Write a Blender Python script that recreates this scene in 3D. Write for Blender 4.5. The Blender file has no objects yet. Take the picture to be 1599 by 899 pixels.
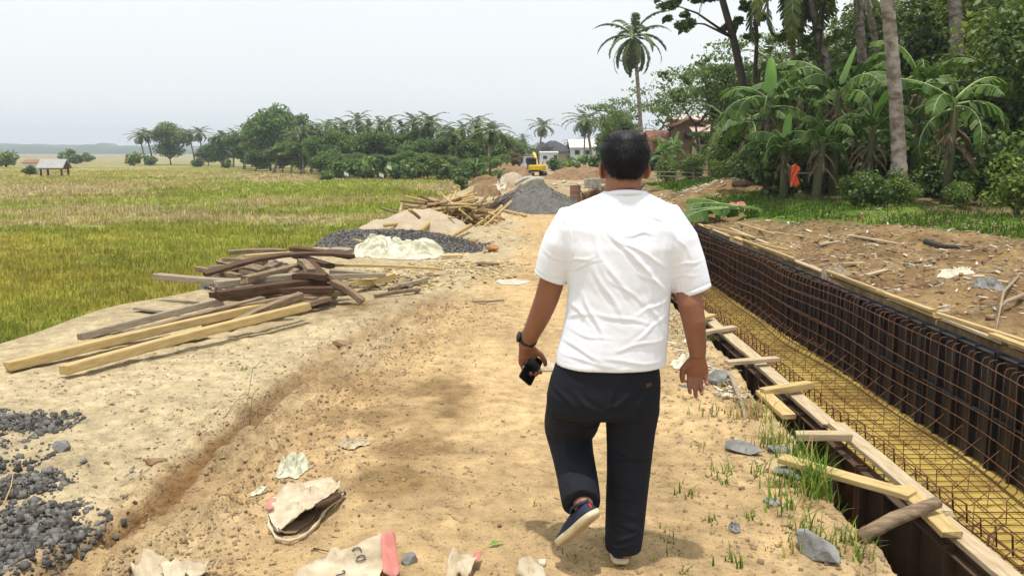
HAZE = True
import bpy, math, random, bisect
import numpy as np
from mathutils import Vector, Matrix
random.seed(7); RNG = np.random.default_rng(7)
scene = bpy.context.scene
COL = scene.collection
V = Vector

# ------------------------------------------------------------------ camera model (used to measure places in the photo)
F, CX, CY, CAMH = 1300.0, 799.5, 449.5, 1.6
TH = math.atan(211.5 / F); CT, ST = math.cos(TH), math.sin(TH)
def ray(px, py):
    u = (px - CX) / F; v = (py - CY) / F
    return (u, CT - v * ST, -ST - v * CT)
def G(px, py, z=0.0):                      # the point of the plane z seen at a pixel
    d = ray(px, py); t = (z - CAMH) / d[2]
    return V((d[0] * t, d[1] * t, z))
def W(px, py, Y):                          # the point at depth Y seen at a pixel
    d = ray(px, py); t = Y / d[1]
    return V((d[0] * t, Y, CAMH + d[2] * t))

# ------------------------------------------------------------------ noise
_T = np.random.default_rng(3).random((256, 256))
def vn(x, y, s=1.0, o=0):
    x = np.asarray(x, float) * s + 17.3 * o; y = np.asarray(y, float) * s + 9.1 * o
    xi = np.floor(x).astype(int); yi = np.floor(y).astype(int)
    fx = x - xi; fy = y - yi
    fx = fx * fx * (3 - 2 * fx); fy = fy * fy * (3 - 2 * fy)
    a = _T[xi & 255, yi & 255]; b = _T[(xi + 1) & 255, yi & 255]
    c = _T[xi & 255, (yi + 1) & 255]; d = _T[(xi + 1) & 255, (yi + 1) & 255]
    return (a * (1 - fx) + b * fx) * (1 - fy) + (c * (1 - fx) + d * fx) * fy - 0.5
def fbm(x, y, s=1.0, n=4, o=0, g=0.5):
    r = 0; a = 1.0
    for k in range(n):
        r = r + a * vn(x, y, s * 2 ** k, o + k * 3); a *= g
    return r
def ss(a, b, x):
    t = np.clip((np.asarray(x, float) - a) / (b - a), 0, 1); return t * t * (3 - 2 * t)

# ------------------------------------------------------------------ terrain heights
FIELD_Z = -1.0
def shift(y):
    s = np.clip(np.asarray(y, float) - 18, 0, 27); return 0.0046 * s * s
_EY = [-10, 3, 6.7, 12.8, 27, 44, 87, 160]
_EX = [-5.2, -4.7, -4.25, -3.5, -2.4, -1.7, -0.6, 1.0]
def edge_l(y): return np.interp(y, _EY, _EX) + 0.35 * vn(y, y * 0 + 3.1, 0.7)
def _poly(pts):
    q = sorted([(G(*p).y, G(*p).x) for p in pts]); return [a for a, b in q], [b for a, b in q]
_R1 = _poly([(60, 899), (240, 790), (310, 722), (380, 662), (450, 603), (530, 545), (640, 490), (740, 440), (790, 405)])
_R2 = _poly([(250, 899), (350, 800), (430, 725), (500, 665), (570, 605), (650, 545), (740, 490), (800, 440), (830, 405)])
def bank_e(y):                             # lip of the left bank of the trench
    return np.interp(y, [-5, 3, 4.7, 5.8, 9, 20], [1.46, 1.47, 1.60, 1.66, 1.74, 1.74]) + 0.07 * vn(y, y * 0, 2.3, 5)
def H0(x, y):
    x = np.asarray(x, float); y = np.asarray(y, float); xg = x - shift(y)
    road = -0.35 * ss(30, 65, y)
    z = road + 0.05 * fbm(x, y, 0.5, 2, 1)
    e = edge_l(y)
    z = z + (-1.35 - z) * ss(0.0, 1.5, e - x)
    rb = 0.02 + 0.33 * ss(4.1, 8.0, xg) + 0.3 * ss(10, 30, xg) - 0.55 * ss(60, 110, y)
    z = np.where(xg > 4.06, rb, z)
    z = z + 0.55 * np.exp(-(((x - 6.9) / 1.3) ** 2 + ((y - 27) / 2.0) ** 2))
    z = z + 0.35 * np.exp(-(((x - 9.0) / 1.8) ** 2 + ((y - 33) / 2.5) ** 2))
    z = z + (0.5 + .5 * fbm(x, y, .8, 3, 77)) * np.exp(-(((x + 1.3) / 0.9) ** 2 + ((y - 43) / 4.0) ** 2))
    z = z + (0.6 + .6 * fbm(x, y, .7, 3, 78)) * np.exp(-(((x + 0.8) / 1.6) ** 2 + ((y - 62) / 4.0) ** 2))
    z = z + 0.5 * np.exp(-(((x - 6.5) / 4) ** 2 + ((y - 66) / 3.0) ** 2))
    be = bank_e(y)
    tr = ss(0, 0.10, xg - be) * (xg < 4.06) * (1 - ss(44, 46, y))
    z = z * (1 - tr) + tr * (-1.35)
    return z
def ruts(x, y):
    z = 0
    w = np.interp(y, [2, 5, 6, 9, 14], [.8, .8, .5, .35, 0])
    for i, (R, d, wd, ofs) in enumerate(((_R1, .115, .070, 0), (_R1, .050, .055, .19), (_R1, .040, .045, .38), (_R2, .030, .09, .05))):
        dx = x - ofs - np.interp(y, R[0], R[1]) + 0.06 * vn(y, y * 0, 1.5, i)
        dd = d * (0.75 + 0.8 * vn(y, x * 0, 1.1, 8 + i))
        z = z - dd * np.exp(-(dx / wd) ** 4) + dd * 0.35 * np.exp(-((dx - wd * 2.1) / (wd * .7)) ** 2) + dd * 0.30 * np.exp(-((dx + wd * 2.0) / (wd * .7)) ** 2)
    return z * w
def clods(x, y):
    R1 = np.interp(y, _R1[0], _R1[1]); dx = x - R1
    w = np.exp(-((dx - .15) / .5) ** 2) * 0.9 + 0.18 + 0.3 * ss(-.1, .3, fbm(x, y, .9, 2, 40))
    n = np.abs(fbm(x, y, 9, 3, 20)); m = fbm(x, y, 4, 4, 30)
    cr = ss(.07, .0, np.abs(fbm(x, y, 7, 3, 33))) ; pl = ss(-.05, .05, fbm(x, y, 14, 2, 34))
    return w * (0.030 * ss(.1, .6, n + m * .5) + 0.026 * m - .012 * cr + .010 * pl)
def H(x, y):
    x = np.asarray(x, float); y = np.asarray(y, float); xg = x - shift(y)
    z = H0(x, y)
    c = ss(-.2, 1.2, x - edge_l(y)) * (xg < bank_e(y) + .02)
    track = np.exp(-((x - 0.1 - .03 * y) / .8) ** 2)
    z = z + c * (ruts(x, y) + clods(x, y) * (1 - .75 * track) + 0.010 * fbm(x, y, 6, 3, 2) * (1 - .6 * track))
    rb = ss(4.1, 4.6, xg) * (1 - ss(9, 14, xg))
    z = z + rb * (0.16 * fbm(x, y, 1.1, 4, 50, .6) + .05 * np.abs(fbm(x, y, 5, 3, 60)))
    lip = np.exp(-((xg - bank_e(y) + .12) / .25) ** 2) * (xg < bank_e(y))
    z = z + lip * 0.05 * fbm(x, y, 5, 3, 70)
    return z
HG = {}
def Hs(x, y):                              # height of the built ground sheet, read off its own grid
    s = min(max(y - 18, 0), 27); xg = x - .0046 * s * s; xs, ys, Z = HG['x'], HG['y'], HG['z']
    i = min(max(bisect.bisect_right(xs, xg) - 1, 0), len(xs) - 2); j = min(max(bisect.bisect_right(ys, y) - 1, 0), len(ys) - 2)
    u = (xg - xs[i]) / (xs[i + 1] - xs[i]); v = (y - ys[j]) / (ys[j + 1] - ys[j]); u = min(max(u, 0), 1); v = min(max(v, 0), 1)
    return float((Z[j, i] * (1 - u) + Z[j, i + 1] * u) * (1 - v) + (Z[j + 1, i] * (1 - u) + Z[j + 1, i + 1] * u) * v)
def hit(px, py, up=0.0):                   # first point of the terrain seen at a pixel
    d = ray(px, py); t = 2.0 * 1.0025 ** np.arange(2100); x, y, z = d[0] * t, d[1] * t, CAMH + d[2] * t
    h = H0(x, y) + up; h = np.where(x < edge_l(y) - 1.1, np.maximum(h, FIELD_Z + up), h)
    k = int(np.argmax(z <= h)); return V((x[k], y[k], h[k] - up))

# ------------------------------------------------------------------ mesh and object helpers
def tag(o, label=None, cat=None, group=None, kind=None):
    if label: o['label'] = label
    if cat: o['category'] = cat
    if group: o['group'] = group
    if kind: o['kind'] = kind
    return o
def link(o, parent=None):
    COL.objects.link(o)
    if parent is not None: o.parent = parent
    return o
def empty(name, loc=(0, 0, 0), rz=0.0):
    o = bpy.data.objects.new(name, None); link(o); o.location = loc; o.rotation_euler = (0, 0, rz); o.empty_display_size = .1
    return o
class MB:
    def __init__(s): s.v = []; s.f = []
    def add(s, vs, fs):
        n = len(s.v); s.v.extend([tuple(p) for p in vs]); s.f.extend([tuple(n + i for i in f) for f in fs])
    def box(s, c, sx, sy, sz, M=None, j=0.0):
        vs = [V((x * sx / 2, y * sy / 2, z * sz / 2)) for x in (-1, 1) for y in (-1, 1) for z in (-1, 1)]
        if j: vs = [p + V((random.uniform(-j, j), random.uniform(-j, j), random.uniform(-j, j))) for p in vs]
        if M is not None: vs = [M @ p for p in vs]
        vs = [p + V(c) for p in vs]
        s.add(vs, [(0, 1, 3, 2), (4, 6, 7, 5), (0, 4, 5, 1), (2, 3, 7, 6), (0, 2, 6, 4), (1, 5, 7, 3)])
    def loft(s, rings, cap=True):           # rings: lists of equally many points
        n = len(rings[0]); vs = [p for r in rings for p in r]; fs = []
        for k in range(len(rings) - 1):
            for i in range(n):
                j = (i + 1) % n; fs.append((k * n + i, k * n + j, (k + 1) * n + j, (k + 1) * n + i))
        if cap: fs.append(tuple(range(n - 1, -1, -1))); fs.append(tuple(range((len(rings) - 1) * n, len(rings) * n)))
        s.add(vs, fs)
    def tube(s, pts, rad, n=8, cap=True, flat=1.0, up=None):
        pts = [V(p) for p in pts]; rings = []
        if not hasattr(rad, '__len__'): rad = [rad] * len(pts)
        pa = None
        for k, p in enumerate(pts):
            d = (pts[min(k + 1, len(pts) - 1)] - pts[max(k - 1, 0)]).normalized()
            if pa is None:
                a = V(up) if up is not None else (V((0, 0, 1)) if abs(d.z) < .9 else V((1, 0, 0)))
            else: a = pa
            a = (a - d * a.dot(d)).normalized(); b = d.cross(a); pa = a
            rings.append([p + (a * math.cos(t) * flat + b * math.sin(t)) * rad[k] for t in [2 * math.pi * i / n for i in range(n)]])
        s.loft(rings, cap)
    def build(s, name, mat, parent=None, smooth=False):
        me = bpy.data.meshes.new(name); me.from_pydata(s.v, [], s.f); me.update()
        o = bpy.data.objects.new(name, me); link(o, parent)
        if mat is not None:
            for m in (mat if isinstance(mat, (list, tuple)) else [mat]): me.materials.append(m)
        if smooth: me.polygons.foreach_set('use_smooth', [True] * len(me.polygons))
        return o
def npmesh(name, v, f, mat, parent=None, smooth=False, col=None):   # v (n,3), f (m,3|4) arrays
    v = np.ascontiguousarray(v, np.float32); f = np.ascontiguousarray(f, np.int32); m, k = f.shape
    me = bpy.data.meshes.new(name); me.vertices.add(len(v)); me.vertices.foreach_set('co', v.ravel())
    me.loops.add(m * k); me.loops.foreach_set('vertex_index', f.ravel())
    me.polygons.add(m); me.polygons.foreach_set('loop_start', np.arange(m, dtype=np.int32) * k)
    if col is not None:
        a = me.color_attributes.new('Col', 'FLOAT_COLOR', 'POINT')
        c = np.ones((len(v), 4), np.float32); c[:, :3] = col; a.data.foreach_set('color', c.ravel())
    me.update(calc_edges=True); me.validate()
    if smooth: me.polygons.foreach_set('use_smooth', np.ones(len(me.polygons), bool))
    me.materials.append(mat); o = bpy.data.objects.new(name, me); link(o, parent); return o
def copy_tree(o, loc=None, rz=None, sc=None):
    c = o.copy(); COL.objects.link(c)
    for ch in o.children:
        d = ch.copy(); COL.objects.link(d); d.parent = c
        for g in ch.children:
            e = g.copy(); COL.objects.link(e); e.parent = d
    if loc is not None: c.location = loc
    if rz is not None: c.rotation_euler = (0, 0, rz)
    if sc is not None: c.scale = (sc, sc, sc) if not hasattr(sc, '__len__') else sc
    return c

# ------------------------------------------------------------------ materials
def mat(name, c1, c2=None, scale=6.0, rough=.85, bump=0.0, bscale=None, island=0.0, spec=.3, stretch=None, attr=False, metal=0.0, transl=0.0, detail=6.0, dist=.01, contrast=(.3, .7), coat=0):
    m = bpy.data.materials.new(name); m.use_nodes = True; nt = m.node_tree; N = nt.nodes; L = nt.links
    b = N['Principled BSDF']; b.inputs['Roughness'].default_value = rough; b.inputs['Specular IOR Level'].default_value = spec
    b.inputs['Metallic'].default_value = metal
    if coat: b.inputs['Coat Weight'].default_value = coat
    tc = N.new('ShaderNodeTexCoord'); mp = N.new('ShaderNodeMapping'); L.new(tc.outputs['Object'], mp.inputs[0])
    if stretch: mp.inputs['Scale'].default_value = stretch
    nz = N.new('ShaderNodeTexNoise'); nz.inputs['Scale'].default_value = scale; nz.inputs['Detail'].default_value = detail
    nz.inputs['Roughness'].default_value = .6
    L.new(mp.outputs[0], nz.inputs['Vector'])
    rp = N.new('ShaderNodeMapRange'); rp.inputs[1].default_value = contrast[0]; rp.inputs[2].default_value = contrast[1]; L.new(nz.outputs['Fac'], rp.inputs[0])
    mx = N.new('ShaderNodeMix'); mx.data_type = 'RGBA'; L.new(rp.outputs[0], mx.inputs[0])
    c2 = c2 or c1
    if attr:
        at = N.new('ShaderNodeAttribute'); at.attribute_name = 'Col'
        for i, k in ((6, c1[0]), (7, c2[0])):
            vm = N.new('ShaderNodeVectorMath'); vm.operation = 'SCALE'; L.new(at.outputs['Color'], vm.inputs[0]); vm.inputs['Scale'].default_value = k
            L.new(vm.outputs[0], mx.inputs[i])
    else:
        mx.inputs[6].default_value = (*c1, 1); mx.inputs[7].default_value = (*c2, 1)
    out = mx.outputs[2]
    if island:
        ge = N.new('ShaderNodeNewGeometry'); hs = N.new('ShaderNodeHueSaturation'); r2 = N.new('ShaderNodeMapRange')
        r2.inputs[3].default_value = 1 - island; r2.inputs[4].default_value = 1 + island; L.new(ge.outputs['Random Per Island'], r2.inputs[0])
        L.new(r2.outputs[0], hs.inputs['Value'])
        r3 = N.new('ShaderNodeMath'); r3.operation = 'MULTIPLY_ADD'; L.new(ge.outputs['Random Per Island'], r3.inputs[0]); r3.inputs[1].default_value = -.05 * min(1, island * 2); r3.inputs[2].default_value = .5 + .025 * min(1, island * 2)
        if transl: L.new(r3.outputs[0], hs.inputs['Hue'])
        L.new(out, hs.inputs['Color']); out = hs.outputs[0]
    L.new(out, b.inputs['Base Color'])
    if bump:
        bn = N.new('ShaderNodeTexNoise'); bn.inputs['Scale'].default_value = bscale or scale * 3; bn.inputs['Detail'].default_value = 8; L.new(mp.outputs[0], bn.inputs['Vector'])
        bp = N.new('ShaderNodeBump'); bp.inputs['Strength'].default_value = bump; bp.inputs['Distance'].default_value = dist
        L.new(bn.outputs['Fac'], bp.inputs['Height']); L.new(bp.outputs[0], b.inputs['Normal'])
    if transl:
        tr = N.new('ShaderNodeBsdfTranslucent'); ms = N.new('ShaderNodeMixShader'); ms.inputs[0].default_value = transl
        hv = N.new('ShaderNodeHueSaturation'); hv.inputs['Value'].default_value = 1.5; L.new(out, hv.inputs['Color']); L.new(hv.outputs[0], tr.inputs['Color'])
        L.new(b.outputs[0], ms.inputs[1]); L.new(tr.outputs[0], ms.inputs[2]); L.new(ms.outputs[0], N['Material Output'].inputs['Surface'])
    return m
M = {}
M['ground'] = mat('soil', (.70,) * 3, (1.22,) * 3, 9.0, .95, .9, 45, attr=True, spec=.08, dist=.02, detail=12)
def speckle(m, layers):
    nt = m.node_tree; N = nt.nodes; L = nt.links; b = N['Principled BSDF']; src = b.inputs['Base Color'].links[0].from_socket; tc = [n for n in N if n.type == 'MAPPING'][0]
    for sc, lo, hi, k, rg in layers:
        n = N.new('ShaderNodeTexNoise'); n.inputs['Scale'].default_value = sc; n.inputs['Detail'].default_value = 3; n.inputs['Roughness'].default_value = .7; L.new(tc.outputs[0], n.inputs['Vector'])
        r = N.new('ShaderNodeMapRange'); r.inputs[1].default_value = lo; r.inputs[2].default_value = hi; r.inputs[3].default_value = 1; r.inputs[4].default_value = k; L.new(n.outputs['Fac'], r.inputs[0])
        v = N.new('ShaderNodeVectorMath'); v.operation = 'SCALE'; L.new(src, v.inputs[0]); L.new(r.outputs[0], v.inputs['Scale']); src = v.outputs[0]
    L.new(src, b.inputs['Base Color'])
speckle(M['ground'], ((70, .60, .66, .50, 0), (160, .60, .66, .55, 0), (28, .56, .68, .66, 0), (6, .56, .66, .84, 0), (110, .38, .30, 1.25, 0)))
M['pebble'] = mat('soil_crumbs', (.20, .13, .065), (.34, .245, .14), 20, .95, island=.3)
M['field'] = mat('field_soil', (.7,) * 3, (1.25,) * 3, 1.5, .95, .6, 12, attr=True, spec=.1, dist=.05)
M['blade'] = mat('grass_blade', (.75,) * 3, (1.3,) * 3, 2.0, .8, attr=True, island=.3, spec=.15, transl=.3)
M['gravel'] = mat('crushed_stone', (.066, .062, .056), (.165, .155, .140), 14, .9, .4, 60, island=.6, spec=.12)
M['gravel_mass'] = mat('gravel_bed', (.075, .07, .062), (.17, .16, .145), 25, .9, .9, 40, spec=.2, dist=.03)
M['gravel_far'] = mat('quarry_dust', (.095, .090, .080), (.18, .172, .155), 5, .95, .8, 18, spec=.1, dist=.05)
M['sand'] = mat('pale_sand', (.36, .29, .20), (.46, .38, .28), 5, .95, .5, 50, spec=.1)
M['soil_clod'] = mat('brown_soil', (.19, .12, .062), (.31, .21, .12), 6, .95, .6, 30, spec=.1)
def wood(n, a, b): return mat(n, a, b, 7, .85, .5, 30, stretch=(1, 9, 9), spec=.15, dist=.004)
M['wood_new'] = wood('fresh_sawn_wood', (.36, .25, .10), (.56, .42, .20))
M['wood_old'] = wood('weathered_wood', (.10, .065, .04), (.34, .25, .16))
M['wood_dark'] = wood('dark_stained_wood', (.05, .030, .020), (.13, .075, .045))
M['wood_grey'] = wood('greyed_wood', (.20, .16, .11), (.40, .33, .24))
M['pole'] = mat('peeled_pole', (.22, .14, .07), (.50, .36, .19), 5, .85, .4, 25, spec=.15, island=.2)
M['board'] = wood('cement_splashed_board', (.32, .23, .13), (.52, .42, .28))
M['rebar'] = mat('rusty_steel', (.080, .036, .017), (.20, .090, .037), 9, .75, .4, 60, spec=.35, metal=.2)
M['panel_dark'] = mat('black_oiled_steel', (.012, .012, .015), (.035, .033, .038), 3, .42, .2, 20, spec=.5)
M['panel_rust'] = mat('rust_stained_steel', (.05, .028, .018), (.13, .06, .03), 3, .6, .3, 20, spec=.4)
M['panel_brown'] = mat('brown_steel_formwork', (.060, .036, .024), (.12, .075, .048), 2.5, .55, .2, 20, spec=.4)
M['tarp'] = mat('pale_green_plastic', (.46, .45, .32), (.64, .61, .46), 8, .45, .3, 30, spec=.5)
M['sack'] = mat('cement_paper', (.31, .24, .15), (.62, .53, .38), 9, .85, .6, 40, spec=.2)
M['sack_in'] = mat('dark_paper_lining', (.14, .10, .06), (.26, .19, .12), 7, .9, .3, 30, spec=.1)  # inner paper coloured darker and browner than the outer sheet
M['sack_red'] = mat('faded_red_print', (.48, .16, .14), (.60, .25, .20), 9, .8, spec=.2)
M['ink'] = mat('faded_black_print', (.05, .05, .05), (.12, .11, .10), 30, .8)
M['rag'] = mat('pale_cloth', (.52, .52, .38), (.68, .67, .52), 9, .8, .3, 30)
M['husk'] = mat('coconut_husk', (.22, .09, .03), (.45, .22, .08), 9, .85, .6, 30)
M['stone'] = mat('blue_grey_rock', (.12, .118, .112), (.30, .295, .28), 9, .9, .9, 25, spec=.1)
M['palm_leaf'] = mat('coconut_frond', (.048, .076, .014), (.11, .145, .028), 1.2, .5, island=.4, spec=.35, transl=.18)
M['palm_trunk'] = mat('palm_bark', (.13, .10, .075), (.36, .31, .26), 2.2, .9, .7, 20, stretch=(1.6, 1.6, 2.5), spec=.12, contrast=(.38, .62))
M['dark_bark'] = mat('dark_bark', (.035, .028, .022), (.09, .07, .05), 5, .9, .6, 20)
M['leaf_a'] = mat('dark_green_leaf', (.042, .082, .010), (.095, .155, .020), .8, .5, island=.4, spec=.4, transl=.22)
M['leaf_b'] = mat('mid_green_leaf', (.068, .122, .014), (.14, .205, .028), .8, .5, island=.4, spec=.4, transl=.28)
M['leaf_c'] = mat('yellow_green_leaf', (.10, .16, .018), (.20, .26, .040), .8, .5, island=.4, spec=.4, transl=.3)
M['leaf_far'] = mat('lightened_far_leaf', (.065, .125, .024), (.13, .21, .045), .8, .6, island=.4, spec=.3, transl=.3)  # even leaf green, tuned lighter because the far crowns self-shadow dark
M['leaf_e'] = mat('pale_feathery_leaf', (.07, .13, .025), (.14, .21, .05), .8, .55, island=.3, spec=.3, transl=.35)
M['leaf_d'] = mat('reddish_leaf', (.12, .095, .04), (.20, .15, .065), .8, .6, island=.4, transl=.2)
M['banana_leaf'] = mat('banana_blade', (.038, .090, .010), (.100, .170, .022), 1.4, .5, .2, 20, island=.35, spec=.35, transl=.28)
M['banana_new'] = mat('young_banana_blade', (.12, .26, .03), (.18, .34, .05), 1.0, .35, spec=.5, transl=.35)
M['banana_rib'] = mat('pale_midrib', (.22, .32, .10), (.30, .40, .14), 2, .5)
M['banana_stem'] = mat('banana_sheath', (.05, .075, .028), (.15, .13, .06), 4, .7, .4, 12, stretch=(1, 1, .3))
M['dry_leaf'] = mat('dry_leaf', (.10, .07, .04), (.26, .19, .11), 3, .9, .4, 15, transl=.15)
M['skin'] = mat('brown_skin', (.235, .098, .055), (.29, .128, .073), 12, .5, .15, 150, spec=.4, dist=.001)
M['hair'] = mat('black_hair', (.003, .003, .004), (.008, .007, .008), 40, .55, spec=.28, island=.3)
M['shirt'] = mat('white_cotton', (.80, .83, .90), (.83, .86, .93), 3, .85, .12, 500, spec=.2, dist=.0008)
M['trouser'] = mat('black_navy_twill', (.0085, .010, .015), (.014, .016, .023), 4, .85, .3, 400, spec=.2, dist=.001)
M['shoe'] = mat('navy_canvas', (.018, .020, .042), (.03, .034, .065), 20, .85, .3, 300, dist=.001)
M['sole'] = mat('cream_rubber', (.50, .44, .26), (.62, .55, .36), 20, .6)
M['outsole'] = mat('tan_gum_rubber', (.40, .27, .14), (.52, .38, .22), 14, .7, .4, 80)
M['red'] = mat('red_tab', (.5, .03, .03), rough=.6)
M['watch'] = mat('olive_strap', (.018, .022, .012), (.03, .034, .02), 20, .6)
M['black_gloss'] = mat('black_glass', (.006, .006, .007), rough=.12, spec=.6)
M['chrome'] = mat('brushed_metal', (.6, .6, .6), rough=.25, metal=1)
M['leather'] = mat('brown_leather_patch', (.10, .045, .025), rough=.6)
# ------------------------------------------------------------------ ground sheet
def grid_axis(a, b, h): return list(np.arange(a, b, h))
def build_ground():
    ys = list(np.arange(-6, 1.6, .12)); y = 1.6
    while y < 700: ys.append(y); y += max(.013, .0052 * y if y < 60 else .03 * y)
    ys = np.array(ys)
    xs = [-9.0, -7.5, -6.5] + list(np.arange(-6.0, -4.6, .035)) + list(np.arange(-4.6, 1.35, .017)) + list(np.arange(1.35, 1.95, .012)) + list(np.arange(1.95, 4.02, .2)) + [4.045, 4.075] + list(np.arange(4.10, 8.2, .028)) + list(8.2 * 1.012 ** np.arange(1, 130)) + list(40 * 1.25 ** np.arange(0, 14))
    xs = np.array(xs); XG, Y = np.meshgrid(xs, ys); X = XG + shift(Y)
    Z = H(X, Y); HG.update(x=list(xs), y=list(ys), z=Z)
    # colours (albedo)
    A = lambda *c: np.array(c)[None, None, :]
    n1 = fbm(X, Y, .8, 4, 11)[..., None]; n2 = fbm(X, Y, 3.0, 4, 12)[..., None]; n3 = fbm(X, Y, 12, 3, 13)[..., None]
    sand = A(.44, .355, .215) * (1 + .25 * n1 + .16 * n2 + .22 * n3); tan = A(.455, .318, .162) * (1 + .30 * n1 + .22 * n2 + .12 * n3)
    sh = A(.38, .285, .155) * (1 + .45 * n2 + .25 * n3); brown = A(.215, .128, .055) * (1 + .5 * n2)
    r1 = np.interp(Y, _R1[0], _R1[1]); d = X - r1
    wl = ss(-.15, .55, d + .6 * fbm(X, Y, 1.2, 3, 14))[..., None]
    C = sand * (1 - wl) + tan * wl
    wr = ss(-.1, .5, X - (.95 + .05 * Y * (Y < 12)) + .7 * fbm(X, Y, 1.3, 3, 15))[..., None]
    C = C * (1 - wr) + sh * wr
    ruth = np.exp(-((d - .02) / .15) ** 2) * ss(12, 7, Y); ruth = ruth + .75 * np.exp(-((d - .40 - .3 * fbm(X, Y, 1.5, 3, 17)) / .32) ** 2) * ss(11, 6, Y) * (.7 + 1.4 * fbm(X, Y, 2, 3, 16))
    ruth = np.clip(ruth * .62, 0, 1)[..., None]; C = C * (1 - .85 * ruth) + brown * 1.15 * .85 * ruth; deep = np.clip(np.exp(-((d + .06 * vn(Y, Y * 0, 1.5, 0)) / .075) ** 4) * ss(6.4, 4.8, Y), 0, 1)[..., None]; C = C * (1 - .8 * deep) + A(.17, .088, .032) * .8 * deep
    for (px, py, rx, ry, k) in ((690, 610, .22, .40, .35), (655, 700, .22, .22, .45), (610, 760, .25, .2, .35), (700, 660, .15, .3, .3), (1010, 720, .2, .3, .15), (600, 640, .25, .4, .25), (500, 620, .4, .5, .2), (560, 480, .8, .8, .22)):
        g = G(px, py); w = k * 2.4 * np.exp(-(((X - g.x) / rx) ** 2 + ((Y - g.y) / ry) ** 2)) * np.clip(1 + 2.2 * fbm(X, Y, 4, 3, 18), 0, 2)
        w = np.clip(w, 0, .85)[..., None]; C = C * (1 - w) + A(.21, .135, .060) * w
    st = (.16 * vn(X * 9, Y * .5, 1, 31))[..., None] * wl; C = C * (1 + st)
    emb = ss(.1, .6, edge_l(Y) - X)[..., None]; C = C * (1 - emb) + A(.26, .17, .08) * (1 + .4 * n2) * emb
    right = ((XG > 4.05))[..., None] * 1.0
    dug = A(.195, .125, .058) * (1 + .6 * n2 + .35 * n3); dug2 = A(.30, .215, .105) * (1 + .3 * n3)
    mixd = ss(-.05, .35, fbm(X, Y, 1.4, 4, 19) + .12)[..., None]
    dug = dug * (1 - mixd * .6) + dug2 * mixd * .6
    gr = A(.10, .155, .022) * (1 + .5 * n2 + .3 * n3); litter = A(.16, .105, .06) * (1 + .6 * n2)
    edge_g = np.interp(Y, [5, 12, 16, 19, 22, 26, 40], [8.4, 7.9, 6.4, 5.3, 5.0, 5.6, 6.5]) - shift(Y)
    wg = ss(-.1, .45, XG - edge_g + .8 * fbm(X, Y, 1.1, 3, 21))[..., None]
    wlit = (ss(1.5, 4.0, XG - edge_g + 1.6 * fbm(X, Y, .7, 3, 22)))[..., None]
    rc = dug * (1 - wg) + gr * wg; rc = rc * (1 - wlit * .8) + litter * wlit * .8
    mb = np.exp(-(((X - 6.9) / 1.5) ** 2 + ((Y - 27) / 2.2) ** 2)); mb = np.clip(mb * 1.6, 0, 1)[..., None]; rc = rc * (1 - mb) + dug * mb
    far = (ss(36, 50, Y))[..., None]; rc = rc * (1 - far) + (A(.34, .24, .13) * (1 + .7 * n1) * (1 - ss(0, .3, n1 + .05) * .6) + gr * ss(0, .3, n1 + .05) * .6) * far
    C = C * (1 - right) + rc * right
    lm = np.clip(1.4 * np.exp(-(((X + 1.3) / 1.3) ** 2 + ((Y - 43) / 5) ** 2)) + 1.4 * np.exp(-(((X + .8) / 2) ** 2 + ((Y - 62) / 5) ** 2)), 0, 1)[..., None]
    farr = ss(24, 40, Y)[..., None] * (1 - right); C = C * (1 - farr) + (A(.38, .29, .165) * (1 + .5 * n1 + .3 * n2)) * farr; C = C * (1 - lm) + dug * lm
    tr = (XG > bank_e(Y) + .03)[..., None] & (XG < 4.06)[..., None]; C = np.where(tr, A(.14, .09, .05) * (1 + .5 * n2), C)
    C = np.clip(C, .01, .8)
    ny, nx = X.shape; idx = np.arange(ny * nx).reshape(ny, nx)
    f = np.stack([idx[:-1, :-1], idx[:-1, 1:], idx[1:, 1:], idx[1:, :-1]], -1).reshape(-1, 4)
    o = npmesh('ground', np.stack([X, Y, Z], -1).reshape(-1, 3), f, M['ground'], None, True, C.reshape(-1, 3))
    tag(o, kind='structure')
build_ground()

# ------------------------------------------------------------------ rice field sheet and blades
def field_col(x, y):
    n = fbm(x, y, .25, 4, 80); m = fbm(x, y, 1.3, 3, 81); yy = y * (1 + .12 * fbm(x, y, .06, 2, 82)) + .06 * x
    a = lambda *c: np.array(c)[None, :]
    olive = a(.27, .245, .045); green = a(.185, .215, .034); tan = a(.37, .305, .165); yel = a(.34, .29, .075); farc = a(.27, .25, .09)
    def band(lo, hi, s=1.5): return (ss(lo - s, lo + s, yy) * (1 - ss(hi - s, hi + s, yy)))[:, None]
    C = olive * (1 + 0 * n[:, None])
    g = np.clip(ss(-.25, .35, n) * .6, 0, 1)[:, None]; C = C * (1 - g) + green * 1.15 * g
    c1 = band(8, 12.5) * .6; C = C * (1 - c1) + green * c1
    for lo, hi, c, k in ((24.5, 28, green, .7), (28, 32, tan, .9), (32, 38, green, .9), (38, 46, tan, .7), (46, 60, green, .55), (60, 84, tan, .55), (84, 130, yel, .75), (130, 210, farc, .8), (210, 2000, a(.30, .27, .14), 1)):
        w = band(lo, hi, 1.2 + .02 * lo) * k; C = C * (1 - w) + c * w
    p = (ss(.0, .22, fbm(x, y, .09, 3, 84)) * ss(26, 32, y) * (1 - ss(100, 140, y)) * .85)[:, None]; C = C * (1 - p) + green * 1.25 * p
    p = (ss(.02, .16, fbm(x, y, .12, 3, 85)) * ss(24, 28, y) * .85)[:, None]; C = C * (1 - p) + tan * p
    return np.clip(C * (1 + .35 * m[:, None]), .005, .7)
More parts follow.
